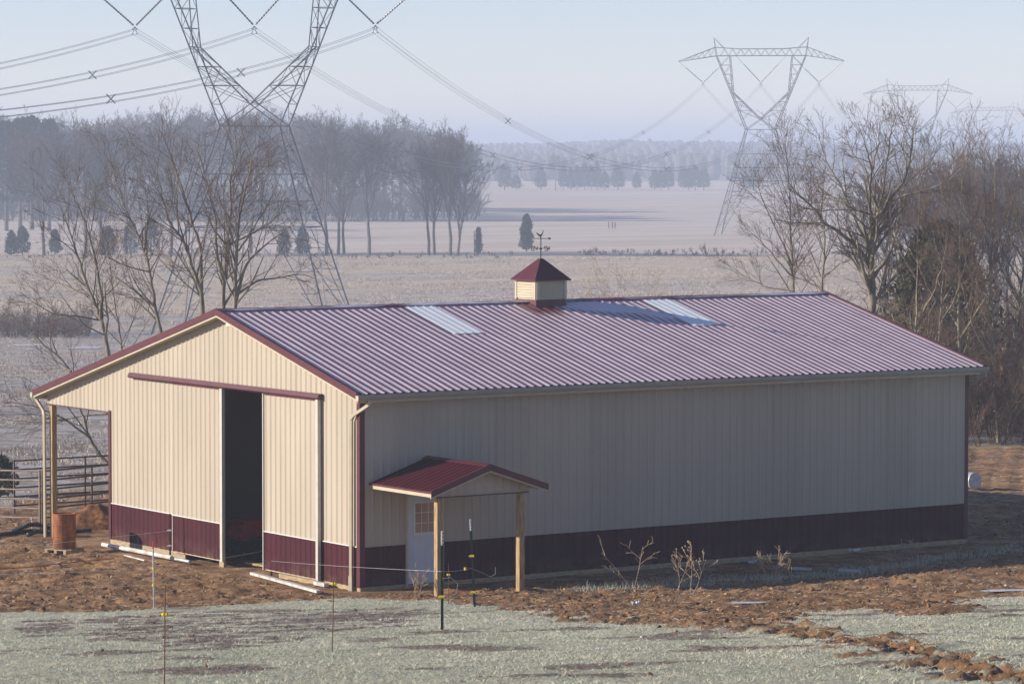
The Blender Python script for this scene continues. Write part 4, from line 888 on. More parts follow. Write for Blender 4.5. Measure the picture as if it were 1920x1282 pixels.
# ------------------------------------------------------------------ bare trees
class Tree:
    """collects branch polylines; to_mesh turns all those of equal length into tubes at once"""
    def __init__(s, seed): s.r = random.Random(seed); s.th = {}; s.tw = {}
    def put(s, pts, rad, thick):
        d = s.th if thick else s.tw; d.setdefault(len(pts), []).append((pts, rad))
    def grow(s, p, d, ln, r, lev, par, thick_r):
        R = s.r; n = 5 if lev <= 1 else 4 if lev == 2 else 3
        pts = [p]; rad = [r]; q = p; dd = d
        for i in range(n-1):
            dd = (dd[0]+R.gauss(0, par['wob']), dd[1]+R.gauss(0, par['wob']), dd[2]+R.gauss(0, par['wob'])+par['up'])
            m = math.sqrt(dd[0]**2+dd[1]**2+dd[2]**2); dd = (dd[0]/m, dd[1]/m, dd[2]/m); st = ln/(n-1)
            q = (q[0]+dd[0]*st, q[1]+dd[1]*st, q[2]+dd[2]*st); pts.append(q); rad.append(max(par['rmin'], r*(1-0.62*(i+1)/(n-1))))
        s.put(pts, rad, r > thick_r)
        if lev >= par['lev']: return
        s.sprout(pts, rad, ln, lev, par, thick_r)
    def sprout(s, pts, rad, ln, lev, par, thick_r, lo=None, num=None):
        R = s.r; k = num or par['kids'][min(lev, len(par['kids'])-1)]; n = len(pts)
        for j in range(k):
            t = (par['lo'] if lo is None else lo)+(1-(par['lo'] if lo is None else lo))*(j+R.random())/k; t = min(t, 0.999); f = t*(n-1); i = int(f); f -= i
            a, b_ = pts[i], pts[i+1]; q = tuple(a[m]+(b_[m]-a[m])*f for m in range(3))
            dx = [b_[m]-a[m] for m in range(3)]; m = math.sqrt(sum(e*e for e in dx))+1e-9; dx = [e/m for e in dx]
            g = [R.gauss(0, 1) for _ in range(3)]; dt = sum(g[m]*dx[m] for m in range(3)); g = [g[m]-dt*dx[m] for m in range(3)]; m = math.sqrt(sum(e*e for e in g))+1e-9
            an = R.uniform(*par['ang']); nd = tuple(dx[e]*math.cos(an)+g[e]/m*math.sin(an) for e in range(3))
            rr = max(par['rmin'], (rad[i]+(rad[i+1]-rad[i])*f)*R.uniform(0.42, 0.68))
            s.grow(q, nd, ln*R.uniform(*par['len'])*(1.12-0.5*t), rr, lev+1, par, thick_r)
    def mesh(s, d, name, mat, parent, k):
        Vs, Fs, n0 = [], [], 0
        for n, items in d.items():
            P = np.array([i[0] for i in items]); r = np.array([i[1] for i in items]); N_ = len(P)
            T = np.gradient(P, axis=1); T /= np.linalg.norm(T, axis=2, keepdims=True)+1e-9
            ref = np.where(np.abs(T[..., 2:3]) > 0.85, np.array([1.0, 0.2, 0]), np.array([0, 0, 1.0])); ref = np.broadcast_to(ref[:, :1], T.shape)
            A = np.cross(T, ref); A /= np.linalg.norm(A, axis=2, keepdims=True)+1e-9; B = np.cross(T, A)
            a = np.arange(k)*2*math.pi/k
            V = P[:, :, None]+r[:, :, None, None]*(A[:, :, None]*np.cos(a)[None, None, :, None]+B[:, :, None]*np.sin(a)[None, None, :, None])
            base = (np.arange(N_)*n*k)[:, None, None]+(np.arange(n-1)*k)[None, :, None]; j = np.arange(k)[None, None]; j2 = (np.arange(k)+1)[None, None] % k
            Fs.append((np.stack([base+j, base+j2, base+k+j2, base+k+j], -1).reshape(-1, 4)+n0)); Vs.append(V.reshape(-1, 3)); n0 += V.size//3
        return mesh_np(name, np.concatenate(Vs), Fs, mat, parent)
    def build(s, root, bark, twig, kt=6, kw=3):
        o = []
        if s.th: o.append(s.mesh(s.th, 'trunk', bark, root, kt))
        if s.tw: o.append(s.mesh(s.tw, 'crown', twig, root, kw))
        return o
def hero(name, label, limbs, d, seed, bark='bark', twig='twig', kids=(7, 6, 4, 4), lev=4, spread=1.5, rmin=0.0045, twl=(0.50, 0.78), group=None, num=9, base=None):
    """limbs: [(pixel polyline from the base outward, start radius, end radius, depth drift)] at distance d."""
    t = Tree(seed); R = t.r
    b0 = ground_at(limbs[0][0][0][0], d) if base is None else base
    root = empty(name, tuple(b0)); tag(root, label, 'tree', group)
    par = dict(wob=0.12, up=0.085, lev=lev, kids=kids, lo=0.15, ang=(0.4, 0.95), len=twl, rmin=rmin)
    for L_, r0, r1, dr in limbs:
        n = 4*len(L_); tt = np.linspace(0, 1, n); src = np.linspace(0, 1, len(L_))
        px = np.interp(tt, src, [q[0] for q in L_]); py = np.interp(tt, src, [q[1] for q in L_])
        if n > 6:
            k = np.ones(3)/3; px[1:-1] = np.convolve(px, k, 'valid'); py[1:-1] = np.convolve(py, k, 'valid')
        pts = []
        for i in range(n):
            P = at(px[i]+R.gauss(0, 0.8), py[i], d+dr[0]+(dr[1]-dr[0])*tt[i]); pts.append(tuple(P-b0))
        rad = list((r0+(r1-r0)*tt**0.7)*0.78)
        t.put(pts, rad, True)
        ln = sum(math.dist(pts[i], pts[i+1]) for i in range(n-1))
        t.sprout(pts, rad, min(ln, 5.0)*0.62*spread/1.5, 1, par, 0.03, lo=0.25, num=max(7, int(1.7*num*ln/5)))
    t.build(root, bark, twig)
    return root
GB = lambda px, d: (px, 277+FPX*(CAM[2]-ground_at(px, d)[2])/d)
DL = 124.0
hero('bare_tree', 'leaning bare tree whose trunk shows through the lean-to opening', [
    ([GB(232, 112), (204, 871), (182, 847), (167, 820), (155, 780), (147, 764), (133, 695), (109, 667), (82, 648), (56, 618), (15, 588)], 0.11, 0.02, (0, 1)),
    ([(167, 820), (125, 787), (100, 775), (60, 760), (10, 752)], 0.055, 0.012, (0, -1.5)), ([(215, 775), (155, 779), (100, 791), (50, 791), (0, 785)], 0.05, 0.012, (0.6, 1.5)),
    ([(182, 847), (150, 850), (131, 850)], 0.03, 0.01, (0, 1)), ([(133, 695), (112, 690), (94, 660), (80, 630)], 0.04, 0.01, (0.5, 2))], 112, 1, num=4)
hero('bare_tree', 'forked bare tree left of the barn roof', [
    ([GB(222, DL), (212, 720), (204, 663), (191, 603), (180, 573), (165, 540), (146, 480), (127, 424), (112, 382), (100, 350)], 0.15, 0.015, (0, 1.5)),
    ([(189, 598), (191, 558), (183, 510), (172, 457), (157, 409), (139, 371), (130, 345)], 0.085, 0.014, (0.3, -2)),
    ([(165, 556), (127, 536), (94, 525), (64, 510)], 0.05, 0.012, (0.8, 2.5)), ([(185, 600), (142, 592), (101, 590), (67, 570), (37, 547)], 0.05, 0.01, (0.3, -1.5)),
    ([(146, 480), (120, 455), (95, 440), (78, 415)], 0.035, 0.01, (1, 0)), ([(183, 510), (205, 470), (222, 430)], 0.03, 0.01, (-1, -2))], DL, 2, num=6)
hero('bare_sapling', 'slender bare sapling between the two left trees', [
    ([GB(236, 130), (232, 720), (228, 652), (217, 577), (210, 525), (206, 495), (200, 450)], 0.07, 0.01, (0, 0.6)), ([(228, 640), (250, 600), (268, 560)], 0.03, 0.008, (0, 1))], 130, 3, num=7)
hero('bare_tree', 'single bare tree rising behind the left roof slope', [
    ([GB(318, 127), (311, 700), (303, 622), (290, 577), (285, 532), (275, 480), (255, 431), (232, 386), (213, 322), (206, 300)], 0.13, 0.014, (0, 1)),
    ([(275, 476), (275, 424), (279, 401), (272, 355), (262, 330)], 0.06, 0.012, (0.5, 2)), ([(280, 510), (240, 500), (205, 485), (178, 465)], 0.04, 0.01, (0, -2)),
    ([(262, 445), (225, 410), (195, 380), (170, 350)], 0.045, 0.01, (0, 2.5))], 127, 4, num=7)
hero('bare_tree', 'many-stemmed bare tree clump above the barn peak', [
    ([GB(414, DL), (395, 720), (380, 588), (378, 543), (360, 502), (345, 450), (318, 420), (307, 386), (296, 330), (290, 290)], 0.15, 0.015, (0, -2)),
    ([(378, 545), (378, 465), (360, 420), (348, 375), (330, 322), (318, 285), (303, 248)], 0.10, 0.014, (-0.2, 1)),
    ([GB(420, DL), (417, 720), (418, 577), (420, 525), (425, 461), (434, 386), (430, 337), (442, 300), (450, 260)], 0.15, 0.014, (0.5, 0)),
    ([(419, 530), (404, 468), (406, 412), (393, 360), (378, 307), (366, 262)], 0.09, 0.013, (0.4, 2.6)),
    ([GB(430, DL), (437, 720), (440, 577), (442, 525), (444, 450), (448, 405), (461, 356), (472, 300), (480, 268)], 0.16, 0.014, (-0.5, -1.5)),
    ([(442, 565), (461, 495), (494, 461), (532, 435), (554, 412)], 0.09, 0.012, (-0.5, -2.5)), ([(443, 552), (483, 525), (524, 521), (562, 513), (592, 522)], 0.07, 0.012, (-0.5, 1.8)),
    ([(448, 470), (480, 420), (505, 380), (520, 340)], 0.05, 0.012, (-0.8, 2)), ([(425, 461), (400, 430), (384, 390), (372, 345)], 0.05, 0.012, (0.3, -2)),
    ([(436, 380), (470, 345), (500, 315), (522, 300)], 0.04, 0.01, (0, 1.8)), ([(362, 505), (335, 500), (310, 480), (292, 462)], 0.045, 0.01, (0, 2)),
    ([(345, 450), (330, 400), (330, 350), (345, 300)], 0.045, 0.01, (-1, -3)), ([(425, 460), (470, 440), (505, 420), (545, 380)], 0.05, 0.01, (0.5, 3))], DL, 5, num=6)
DR_ = 124.0
hero('bare_tree', 'large spreading bare tree behind the far roof corner', [
    ([GB(1637, DR_), (1636, 700), (1635, 560), (1634, 509), (1632, 457), (1640, 416), (1650, 396)], 0.24, 0.12, (0, 0)),
    ([(1631, 492), (1588, 445), (1542, 416), (1527, 390), (1490, 360), (1472, 330)], 0.12, 0.015, (0, -2)),
    ([(1632, 458), (1617, 427), (1619, 396), (1593, 390), (1578, 349), (1557, 318), (1542, 282), (1535, 250)], 0.11, 0.014, (0, 1.5)),
    ([(1633, 445), (1630, 370), (1635, 318), (1624, 277), (1609, 231)], 0.10, 0.013, (0, -1)), ([(1650, 396), (1691, 349), (1707, 303), (1712, 251), (1716, 225)], 0.10, 0.013, (0, 2)),
    ([(1648, 398), (1681, 370), (1748, 354), (1784, 334), (1806, 310)], 0.09, 0.012, (0, -2.4)), ([(1642, 412), (1655, 370), (1660, 318), (1671, 251), (1676, 222)], 0.09, 0.012, (0, 0.8)),
    ([(1593, 390), (1560, 370), (1530, 345), (1510, 310)], 0.05, 0.012, (0.5, 2)), ([(1630, 330), (1600, 290), (1585, 255)], 0.045, 0.01, (-0.6, 1)), ([(1691, 349), (1740, 310), (1765, 270)], 0.05, 0.01, (1, -1)),
    ([(1635, 318), (1648, 270), (1650, 225)], 0.045, 0.01, (-0.5, 1)), ([(1560, 425), (1530, 440), (1500, 430), (1470, 415)], 0.05, 0.01, (-0.8, 1.5)),
    ([(1636, 520), (1665, 485), (1683, 430), (1690, 380), (1728, 330), (1735, 280)], 0.10, 0.012, (0, 2.5))], DR_, 6, num=8)
hero('bare_tree', 'slim upright bare tree left of the large spreading one', [
    ([GB(1490, 128), (1490, 700), (1488, 547), (1485, 488), (1483, 421), (1480, 354), (1475, 303), (1472, 275)], 0.10, 0.012, (0, 0.5)),
    ([(1486, 500), (1444, 406), (1429, 370), (1420, 340)], 0.04, 0.01, (0, -1.5)), ([(1484, 440), (1510, 400), (1520, 360)], 0.035, 0.009, (0, 1.5)),
    ([(1488, 545), (1440, 540), (1400, 520), (1340, 492)], 0.04, 0.008, (0, 1)), ([(1487, 520), (1450, 480), (1425, 450), (1400, 430)], 0.04, 0.008, (0, -1))], 128, 7, num=9)
hero('bare_tree', 'thin twisted bare tree between the slim and the spreading tree', [
    ([GB(1543, 126), (1543, 680), (1542, 530), (1545, 478), (1547, 432), (1538, 395), (1545, 350)], 0.09, 0.012, (0, -0.5)),
    ([(1543, 540), (1515, 530), (1495, 505), (1478, 480)], 0.05, 0.01, (0, 1)), ([(1544, 520), (1575, 495), (1600, 480)], 0.045, 0.01, (0, -1.2)), ([(1542, 545), (1580, 560), (1610, 590)], 0.05, 0.012, (0, -1))], 126, 8, num=7)
# the thicket right of the barn: pale leaning trees, saplings, brush
rr = random.Random(21)
thk = [(1712, 'pale', 330), (1752, 'red', 300), (1790, 'pale', 268), (1818, 'red', 262), (1846, 'pale', 275), (1872, 'red', 285), (1898, 'pale', 262), (1925, 'red', 290)]
thl = ['pale crooked bare tree just right of the spreading tree', 'reddish twiggy tree behind the roof edge', 'pale many-limbed tree above the far roof corner', 'reddish bare tree right of the far gutter end',
       'pale leaning tree standing beyond the lying drum', 'reddish slender tree in the right thicket', 'pale tall tree near the right picture edge', 'reddish tree cut by the right picture edge']
for i, (px, kd, top) in enumerate(thk):
    dd = 122+rr.uniform(0, 9); lean = rr.uniform(-35, 35); by = GB(px, dd)
    mid = (px+lean*0.4, by[1]-(by[1]-top)*0.45); L0 = [by, (px+lean*0.2+rr.uniform(-8, 8), by[1]-(by[1]-top)*0.22), mid, (px+lean*0.7+rr.uniform(-10, 10), by[1]-(by[1]-top)*0.72), (px+lean, top)]
    lim = [(L0, 0.13 if kd == 'pale' else 0.10, 0.012, (0, rr.uniform(-1, 1)))]
    for j in range(6):
        f = rr.uniform(0.25, 0.7); sx = px+lean*f; sy = by[1]-(by[1]-top)*f; sg = rr.choice((-1, 1)); ln = rr.uniform(60, 140)
        lim.append(([(sx, sy), (sx+sg*ln*0.3, sy-ln*0.5), (sx+sg*ln*0.45, sy-ln), (sx+sg*ln*0.55, sy-ln*1.45)], 0.06, 0.01, (0, rr.uniform(-2.5, 2.5))))
    hero('thicket_tree', thl[i], lim, dd, 40+i, 'bark_pale' if kd == 'pale' else 'bark', 'twig' if kd == 'pale' else 'twig_red', num=6, group='bare trees in the right thicket')
def brush(name, label, pxs, ds, hs, seed, mat='twig_red', stems=(5, 9), lev=2, kids=(5, 4), rmin=0.006, cat='brush', stuff=True):
    t = Tree(seed); R = t.r; par = dict(wob=0.16, up=0.05, lev=lev, kids=kids, lo=0.15, ang=(0.35, 0.9), len=(0.35, 0.6), rmin=rmin)
    o0 = ground_at(pxs[0], ds[0])
    for px, d, h in zip(pxs, ds, hs):
        g = ground_at(px, d)-o0
        for _ in range(R.randint(*stems)):
            a = R.uniform(0, 6.28); tl = R.uniform(0.05, 0.55)
            t.grow((g[0]+R.uniform(-.3, .3), g[1]+R.uniform(-.3, .3), g[2]-0.05), (math.cos(a)*tl, math.sin(a)*tl, 1), h*R.uniform(0.6, 1.1), rmin*3.2, 0, par, 9)
    o = t.mesh(t.tw, name, mat, None, 3); o.location = tuple(o0)
    if stuff: o['kind'] = 'stuff'
    tag(o, label, cat); return o
rr = random.Random(5); n = 70
brush('undergrowth', 'tangled reddish undergrowth filling the right thicket', [rr.uniform(1690, 1990) for _ in range(n)], [rr.uniform(121, 136) for _ in range(n)], [rr.uniform(1.5, 5.2) for _ in range(n)], 11, lev=3, kids=(5, 4, 3))
n = 34
brush('low_brush', 'thin low brush below the slim bare trees', [rr.uniform(1395, 1700) for _ in range(n)], [rr.uniform(124, 150) for _ in range(n)], [rr.uniform(1.5, 4.6) for _ in range(n)], 12, lev=2, kids=(5, 4))
n = 60
brush('field_brush', 'purple brown brush patch at the far left of the field', [rr.uniform(-60, 165) for _ in range(n)], [rr.uniform(322, 345) for _ in range(n)], [rr.uniform(1.2, 3.0) for _ in range(n)], 13, rmin=0.014)
n = 90
brush('ditch_brush', 'low hazy brush along the ditch in the middle of the fields', [rr.uniform(1080, 1500) if i % 3 else rr.uniform(1150, 1420) for i in range(n)], [rr.uniform(588, 612) for _ in range(n)], [rr.uniform(0.25, 0.7)*(1+1.3*(rr.random()**4)) for _ in range(n)], 14, rmin=0.018, stems=(2, 4), mat='twig_far')
n = 120
brush('tree_foot_brush', 'thin dark scrub under the far treeline', [rr.uniform(-60, 960) for _ in range(n)], [rr.uniform(572, 600) for _ in range(n)], [rr.uniform(0.25, 0.9) for _ in range(n)], 15, rmin=0.018, stems=(2, 4), mat='twig_far')
n = 5
brush('roof_shrub', 'twiggy shrub top showing just behind the ridge right of the cupola', [1072, 1090, 1105, 1120, 1135], [150]*5, [5.4, 5.7, 5.6, 5.4, 5.3], 16, lev=3, kids=(5, 4, 3), mat='weed', stuff=False, cat='shrub')
# dry weeds in front of the long wall
for i, (px, py, h, lab) in enumerate([(1190, 1103, 0.95, 'tall branching dead weed left of the seed-headed pair'), (1268, 1100, 0.72, 'short dead weed with round seed heads'), (1293, 1102, 0.78, 'dead weed with round seed heads and open crown'),
        (1447, 1088, 0.60, 'bushy pale dead weed in the middle of the long wall'), (1484, 1086, 0.55, 'thin single dead weed right of the bushy one'), (1720, 1062, 0.62, 'fan-shaped brown weed near the far corner'), (1682, 1066, 0.50, 'bare leaning stalk beside the fan-shaped weed'), (642+140, 1108, 0.45, 'wispy dry weed at the entry door foot')]):
    t = Tree(60+i); p = ground_px(px, py+9); h *= 1.2; par = dict(wob=0.15, up=0.06, lev=2, kids=(4, 3, 2), lo=0.35, ang=(0.4, 0.9), len=(0.4, 0.6), rmin=0.006)
    for j in range(1 if i in (4, 6) else 2 if i in (0, 1, 2) else 5): t.grow((t.r.uniform(-.05, .05), t.r.uniform(-.05, .05), -0.05), (t.r.uniform(-.45, .45), t.r.uniform(-.3, .3), 1), h*t.r.uniform(0.8, 1.15), 0.010, 0, par, 9)
    o = t.mesh(t.tw, 'dead_weed', 'weed', None, 3); o.location = tuple(p); tag(o, lab, 'weed', 'dead weeds along the long wall')
    if i in (1, 2):
        q = MB()
        for n_, it in t.tw.items():
            for pts, rad in it:
                if t.r.random() < 0.5: q.lathe([(0.004, -0.02), (0.018, -0.008), (0.018, 0.008), (0.004, 0.02)], pts[-1], 6)
        q.build('seed_heads', 'weed', o)
# tall dry grass along the shade edge
n = 5200; sx = rng.uniform(1080, 1930, n); sy0 = np.interp(sx, [1080, 1186, 1458, 1684, 1815, 1930], [1104, 1100, 1086, 1063, 1041, 1026])
P = np.array([ground_px(a, b_+rng.normal(0, 3.5), 60) for a, b_ in zip(sx[:900], sy0[:900])])
P = P[rng.integers(0, 900, n)]+np.stack([rng.normal(0, .25, n), rng.normal(0, .25, n), np.zeros(n)], -1); P[:, 2] = zground(P[:, 0], P[:, 1])
h = rng.uniform(0.04, 0.22, n)*rng.random(n)**2+0.025; a = rng.uniform(0, 6.28, n); le = h*rng.uniform(0.1, 0.8, n); wd = 0.006
V = np.stack([P+np.stack([-wd*np.cos(a), -wd*np.sin(a), -0.02+0*a], -1), P+np.stack([wd*np.cos(a), wd*np.sin(a), -0.02+0*a], -1), P+np.stack([le*np.cos(a*3), le*np.sin(a*3), h], -1)], 1)
o = mesh_np('dry_grass', V.reshape(-1, 3), np.arange(3*n).reshape(-1, 3), 'grass', attrs=dict(rnd=np.repeat(rng.uniform(0.05, 0.6, n), 3))); o['kind'] = 'stuff'; tag(o, 'pale dry grass fringe along the edge of the shade', 'grass')

# corn stubble standing in the fields
def stubble(n, v0, v1, t0, t1, h0, h1, w, name, label):
    v = np.sqrt(rng.uniform(v0*v0, v1*v1, n)); u = v*rng.uniform((t0-960)/FPX, (t1-960)/FPX, n); x, y = xy_of(u, v); z = zground(x, y)
    k = fbm(x*0.12, y*0.12, 4) > 0.42; x, y, z = x[k], y[k], z[k]; n = len(x); h = rng.uniform(h0, h1, n); a = rng.uniform(0, 6.283, n); le = h*rng.uniform(0, 0.7, n); b_ = rng.uniform(0, 6.283, n)
    V = np.stack([np.stack([x-w*np.cos(a), y-w*np.sin(a), z-.02], -1), np.stack([x+w*np.cos(a), y+w*np.sin(a), z-.02], -1), np.stack([x+le*np.cos(b_), y+le*np.sin(b_), z+h], -1)], 1)
    o = mesh_np(name, V.reshape(-1, 3), np.arange(3*n).reshape(-1, 3), 'stubble', attrs=dict(rnd=np.repeat(rng.random(n), 3))); o['kind'] = 'stuff'; tag(o, label, 'stubble')
M['stubble'] = mat_rnd('corn_stubble', [(0.0, (0.28, 0.20, 0.14)), (0.35, (0.44, 0.33, 0.235)), (0.7, (0.58, 0.46, 0.35)), (1.0, (0.70, 0.64, 0.58))])
stubble(60000, 104, 330, -60, 330, 0.03, 0.14, 0.02, 'near_stubble', 'frosted crop stubble in the near field left of the barn')
stubble(150000, 335, 585, -60, 1980, 0.06, 0.20, 0.05, 'far_stubble', 'tan crop stubble in the wide field behind the barn')

# ------------------------------------------------------------------ evergreens
def cone_tree(seed, h, rad, n, leaf, shape=0.8, low=0.05):
    R = np.random.default_rng(seed); t = R.random(n)**0.75; z = low*h+(1-low)*h*t
    rr_ = rad*np.minimum(1, (1-t)**shape*1.15+0.02)*np.where(t < 0.12, 0.65+3*t, 1)*(0.72+0.42*R.random(n)**0.4); a = R.uniform(0, 6.283, n)
    lump = 1+0.10*R.normal(0, 1, n)+0.25*np.sin(a*3+z*1.7/h*9+seed)+0.12*np.sin(a*7+z*23/h); rr_ = rr_*lump*np.sqrt(R.random(n)*0.6+0.4)
    c = np.stack([rr_*np.cos(a), rr_*np.sin(a), z], -1); d1 = R.normal(0, 1, (n, 3)); d1[:, 2] = np.abs(d1[:, 2])*0.9+0.4; d1 /= np.linalg.norm(d1, axis=1)[:, None]; d2 = R.normal(0, 1, (n, 3))
    d2 /= np.linalg.norm(d2, axis=1)[:, None]; s_ = leaf*R.uniform(0.6, 1.5, n)[:, None]
    V = np.stack([c-d2*s_*0.4, c+d2*s_*0.4, c+d1*s_*1.3], 1).reshape(-1, 3)
    return V, np.arange(3*n).reshape(-1, 3)
def evergreen(label, g, h, rad, seed, n=2600, leaf=0.22, mat='cedar', group=None, name='cedar_tree', shape=0.8, low=0.05):
    root = empty(name, tuple(g)); tag(root, label, 'tree', group)
    V, Fq = cone_tree(seed, h, rad, n, leaf, shape, low); mesh_np('crown', V, Fq, mat, root)
    MB().tube([(0, 0, -0.3), (0, 0, h*0.5), (0, 0, h*0.9)], [h*0.02+0.03, h*0.012+0.02, 0.01], 6).build('trunk', 'bark_far', root)
    return root
evergreen('dull green cedar inside the right thicket', ground_at(1762, 129), 7.6, 2.1, 1, 5200, 0.17, shape=0.42)
evergreen('dark cedar behind the spreading tree at the roof edge', ground_at(1722, 134), 6.4, 1.5, 2, 3600, 0.16, shape=0.45)
evergreen('bushy dark cedar at the left edge beside the corral', ground_at(-4, 107), 1.2, 0.5, 3, 1500, 0.10, shape=0.4)
evergreen('lone column-shaped cedar in the field above the cupola', ground_at(987, 612), 6.3, 1.0, 4, 4200, 0.26, 'cedar_dark', shape=0.42)
for i, (px, h, w, lab) in enumerate([(21, 4.0, 0.9, 'left one of the cedar pair at the far left'), (42, 4.6, 1.1, 'right one of the cedar pair at the far left'), (103, 4.0, 0.9, 'small hazy cedar right of the big forked tree'),
        (202, 4.8, 1.3, 'hazy cedar behind the forked bare tree'), (245, 5.6, 1.4, 'hazy cedar left of the many-stemmed clump'), (283, 6.0, 1.6, 'tall hazy cedar behind the single bare tree'), (533, 4.4, 1.0, 'hazy cedar left of the pylon leg'), (567, 4.6, 1.1, 'hazy cedar behind the pylon leg'), (897, 4.4, 0.5, 'thin hazy cedar at the right end of the treeline')]):
    evergreen(lab, ground_at(px, 586+4*(i % 3)), h, w, 10+i, 1800, 0.26, 'cedar_dark', 'hazy cedars along the far treeline', shape=0.45)
fe = [(946, 11, 3.0), (968, 6, 2.2), (1014, 9.0, 2.6), (1056, 10, 2.2), (1070, 9, 1.8), (1082, 10, 2.2), (1096, 11, 2.4), (1108, 10, 2.2), (1119, 11.5, 1.9), (1134, 7.5, 2.2), (1158, 9.5, 2.9), (1193, 7, 1.9), (1227, 8.5, 2.3), (1239, 8, 2.2), (1253, 9.5, 2.4), (1280, 9, 2.2), (1290, 9, 2.0), (1303, 9.8, 2.8), (1319, 8.8, 2.6), (1400, 8, 3.0), (1412, 9, 2.6)]
ev = {}
for i, (px, h, w) in enumerate(fe):
    g = ground_at(px, 1490+12*(i % 4)); k = i % 4
    og = [j for j, q_ in enumerate(fe) if (q_[0] < 1030) == (px < 1030) and (q_[0] < 1130) == (px < 1130) and (q_[0] < 1200) == (px < 1200) and (q_[0] < 1262) == (px < 1262) and (q_[0] < 1330) == (px < 1330)].index(i)
    lab = ['leftmost', 'second', 'third', 'fourth', 'fifth', 'sixth', 'seventh', 'eighth'][og]+' far blue hazy evergreen %s' % ('left of the middle tree row' if px < 1030 else 'in the middle tree row' if px < 1130 else 'standing apart right of the middle row' if px < 1200 else 'in the left one of the two small clumps' if px < 1262 else 'in the right one of the two small clumps' if px < 1330 else 'behind the second pylon')
    if k not in ev:
        ev[k] = evergreen(lab, g, 9.0, 2.3, 30+i, 1500, 0.55, 'cedar_dark', 'far evergreens across the fields', shape=0.55, low=0.1); r_ = ev[k]
    else:
        r_ = copy_obj(ev[k], None, tuple(g)); tag(r_, lab, 'tree', 'far evergreens across the fields')
        for ch in ev[k].children: copy_obj(ch, r_)
    r_.scale = (w/2.3, w/2.3, h/9.0)

# ------------------------------------------------------------------ far bare woods: a few models, copied tree by tree
def far_tree(seed, h, spread, fork, tall, dense):
    t = Tree(seed); R = t.r; par = dict(wob=0.10, up=0.06, lev=5 if dense else 4, kids=(7, 7, 5, 4, 3) if dense else (7, 7, 5, 4), lo=0.22, ang=(0.35, 0.85), len=(0.42, 0.62), rmin=0.024)
    pts = [(0, 0, -0.5)]; n = 7; x = y = 0.0; H = h*tall
    for i in range(1, n): x += R.gauss(0, .15); y += R.gauss(0, .15); pts.append((x, y, H*i/(n-1)))
    rad = [0.30*h/20*(1-0.65*i/(n-1)) for i in range(n)]; t.put(pts, rad, True)
    for j in range(fork):
        f = R.uniform(0.30, 0.98); i = min(n-2, int(f*(n-1))); q = pts[i]; q2 = pts[i+1]; ff = f*(n-1)-i; P = tuple(q[m]+(q2[m]-q[m])*ff for m in range(3)); a = R.uniform(0, 6.283); ti = R.uniform(0.35, 0.8)*spread
        t.grow(P, (math.cos(a)*ti, math.sin(a)*ti, 1), (h-P[2])*R.uniform(0.6, 0.95), rad[i]*0.5, 1, par, 0.07)
    return t.build_far()
def _bf(s):
    root = empty('far_bare_tree'); s.build(root, 'bark_far', 'twig_far', 5, 3); return root
Tree.build_far = _bf
protos = [far_tree(100+i, 21, s_, f_, tl, i > 2) for i, (s_, f_, tl) in enumerate([(1.0, 11, 0.70), (0.75, 12, 0.85), (1.2, 10, 0.5), (0.6, 12, 0.9), (0.9, 11, 0.6), (0.55, 12, 0.8)])]
used = [False]*len(protos)
def place_tree(k, px, d, h, label, rz, group='hazy bare trees of the far treeline'):
    g = ground_at(px, d); pr = protos[k]
    if not used[k]: r_ = pr; used[k] = True; r_.location = tuple(g)
    else:
        r_ = copy_obj(pr, None, tuple(g))
        for ch in pr.children: copy_obj(ch, r_)
    s_ = h/21.0; r_.scale = (s_, s_, s_); r_.rotation_euler = (0, 0, rz); tag(r_, label, 'tree', group)
rr = random.Random(9)
front = [(82, 588, 21.5, 2, 'big forked hazy tree at the far left treeline'), (160, 592, 22, 4, 'tall hazy tree above the leaning bare tree'), (236, 596, 21, 1, 'slim hazy tree left of the first pylon'), (320, 600, 22, 0, 'hazy tree behind the many-stemmed clump'),
         (470, 602, 22.5, 4, 'hazy tree seen through the first pylon'), (612, 590, 22, 1, 'straight hazy tree just right of the first pylon'), (634, 594, 20, 3, 'slender hazy tree, first right of the straight one'), (645, 598, 19, 5, 'slender hazy tree, second right of the straight one'),
         (692, 588, 21.8, 0, 'stout lone hazy tree with round crown right of the pylon'), (803, 589, 19.5, 3, 'left stem of the hazy pair with crossed crowns'), (814, 592, 19.5, 5, 'right stem of the hazy pair with crossed crowns'), (844, 588, 20.5, 4, 'tall hazy tree near the right end of the treeline'), (858, 590, 17, 2, 'last hazy tree with low right limbs at the treeline end')]
for i, (px, d, h, k, lab) in enumerate(front): place_tree(k % 3, px, d, h, lab, rr.uniform(0, 6.28))
for i in range(100):
    px = -60+i*9.4+rr.uniform(-9, 9); d = rr.uniform(860, 1050); top = 240-14*math.exp(-((px-480)/160)**2)+rr.uniform(-14, 30)+(25 if px > 780 else 0)
    if px > 880: continue
    g = ground_at(px, d); h = CAM[2]+(277-top)/FPX*d-g[2]; place_tree(3+rr.randrange(3), px, d, max(12, h), 'hazy bare tree deep in the wood '+('left of the first pylon' if px < 380 else 'behind the first pylon' if px < 590 else 'right of the first pylon'), rr.uniform(0, 6.28), 'bare trees deep in the left wood')
n = 260
brush('wood_understory', 'bluish understory filling the foot of the deep left wood', [rr.uniform(-70, 900) for _ in range(n)], [rr.uniform(855, 960) for _ in range(n)], [rr.uniform(4, 11) for _ in range(n)], 17, rmin=0.04, lev=3, kids=(5, 4, 3), stems=(3, 5), mat='twig_far')
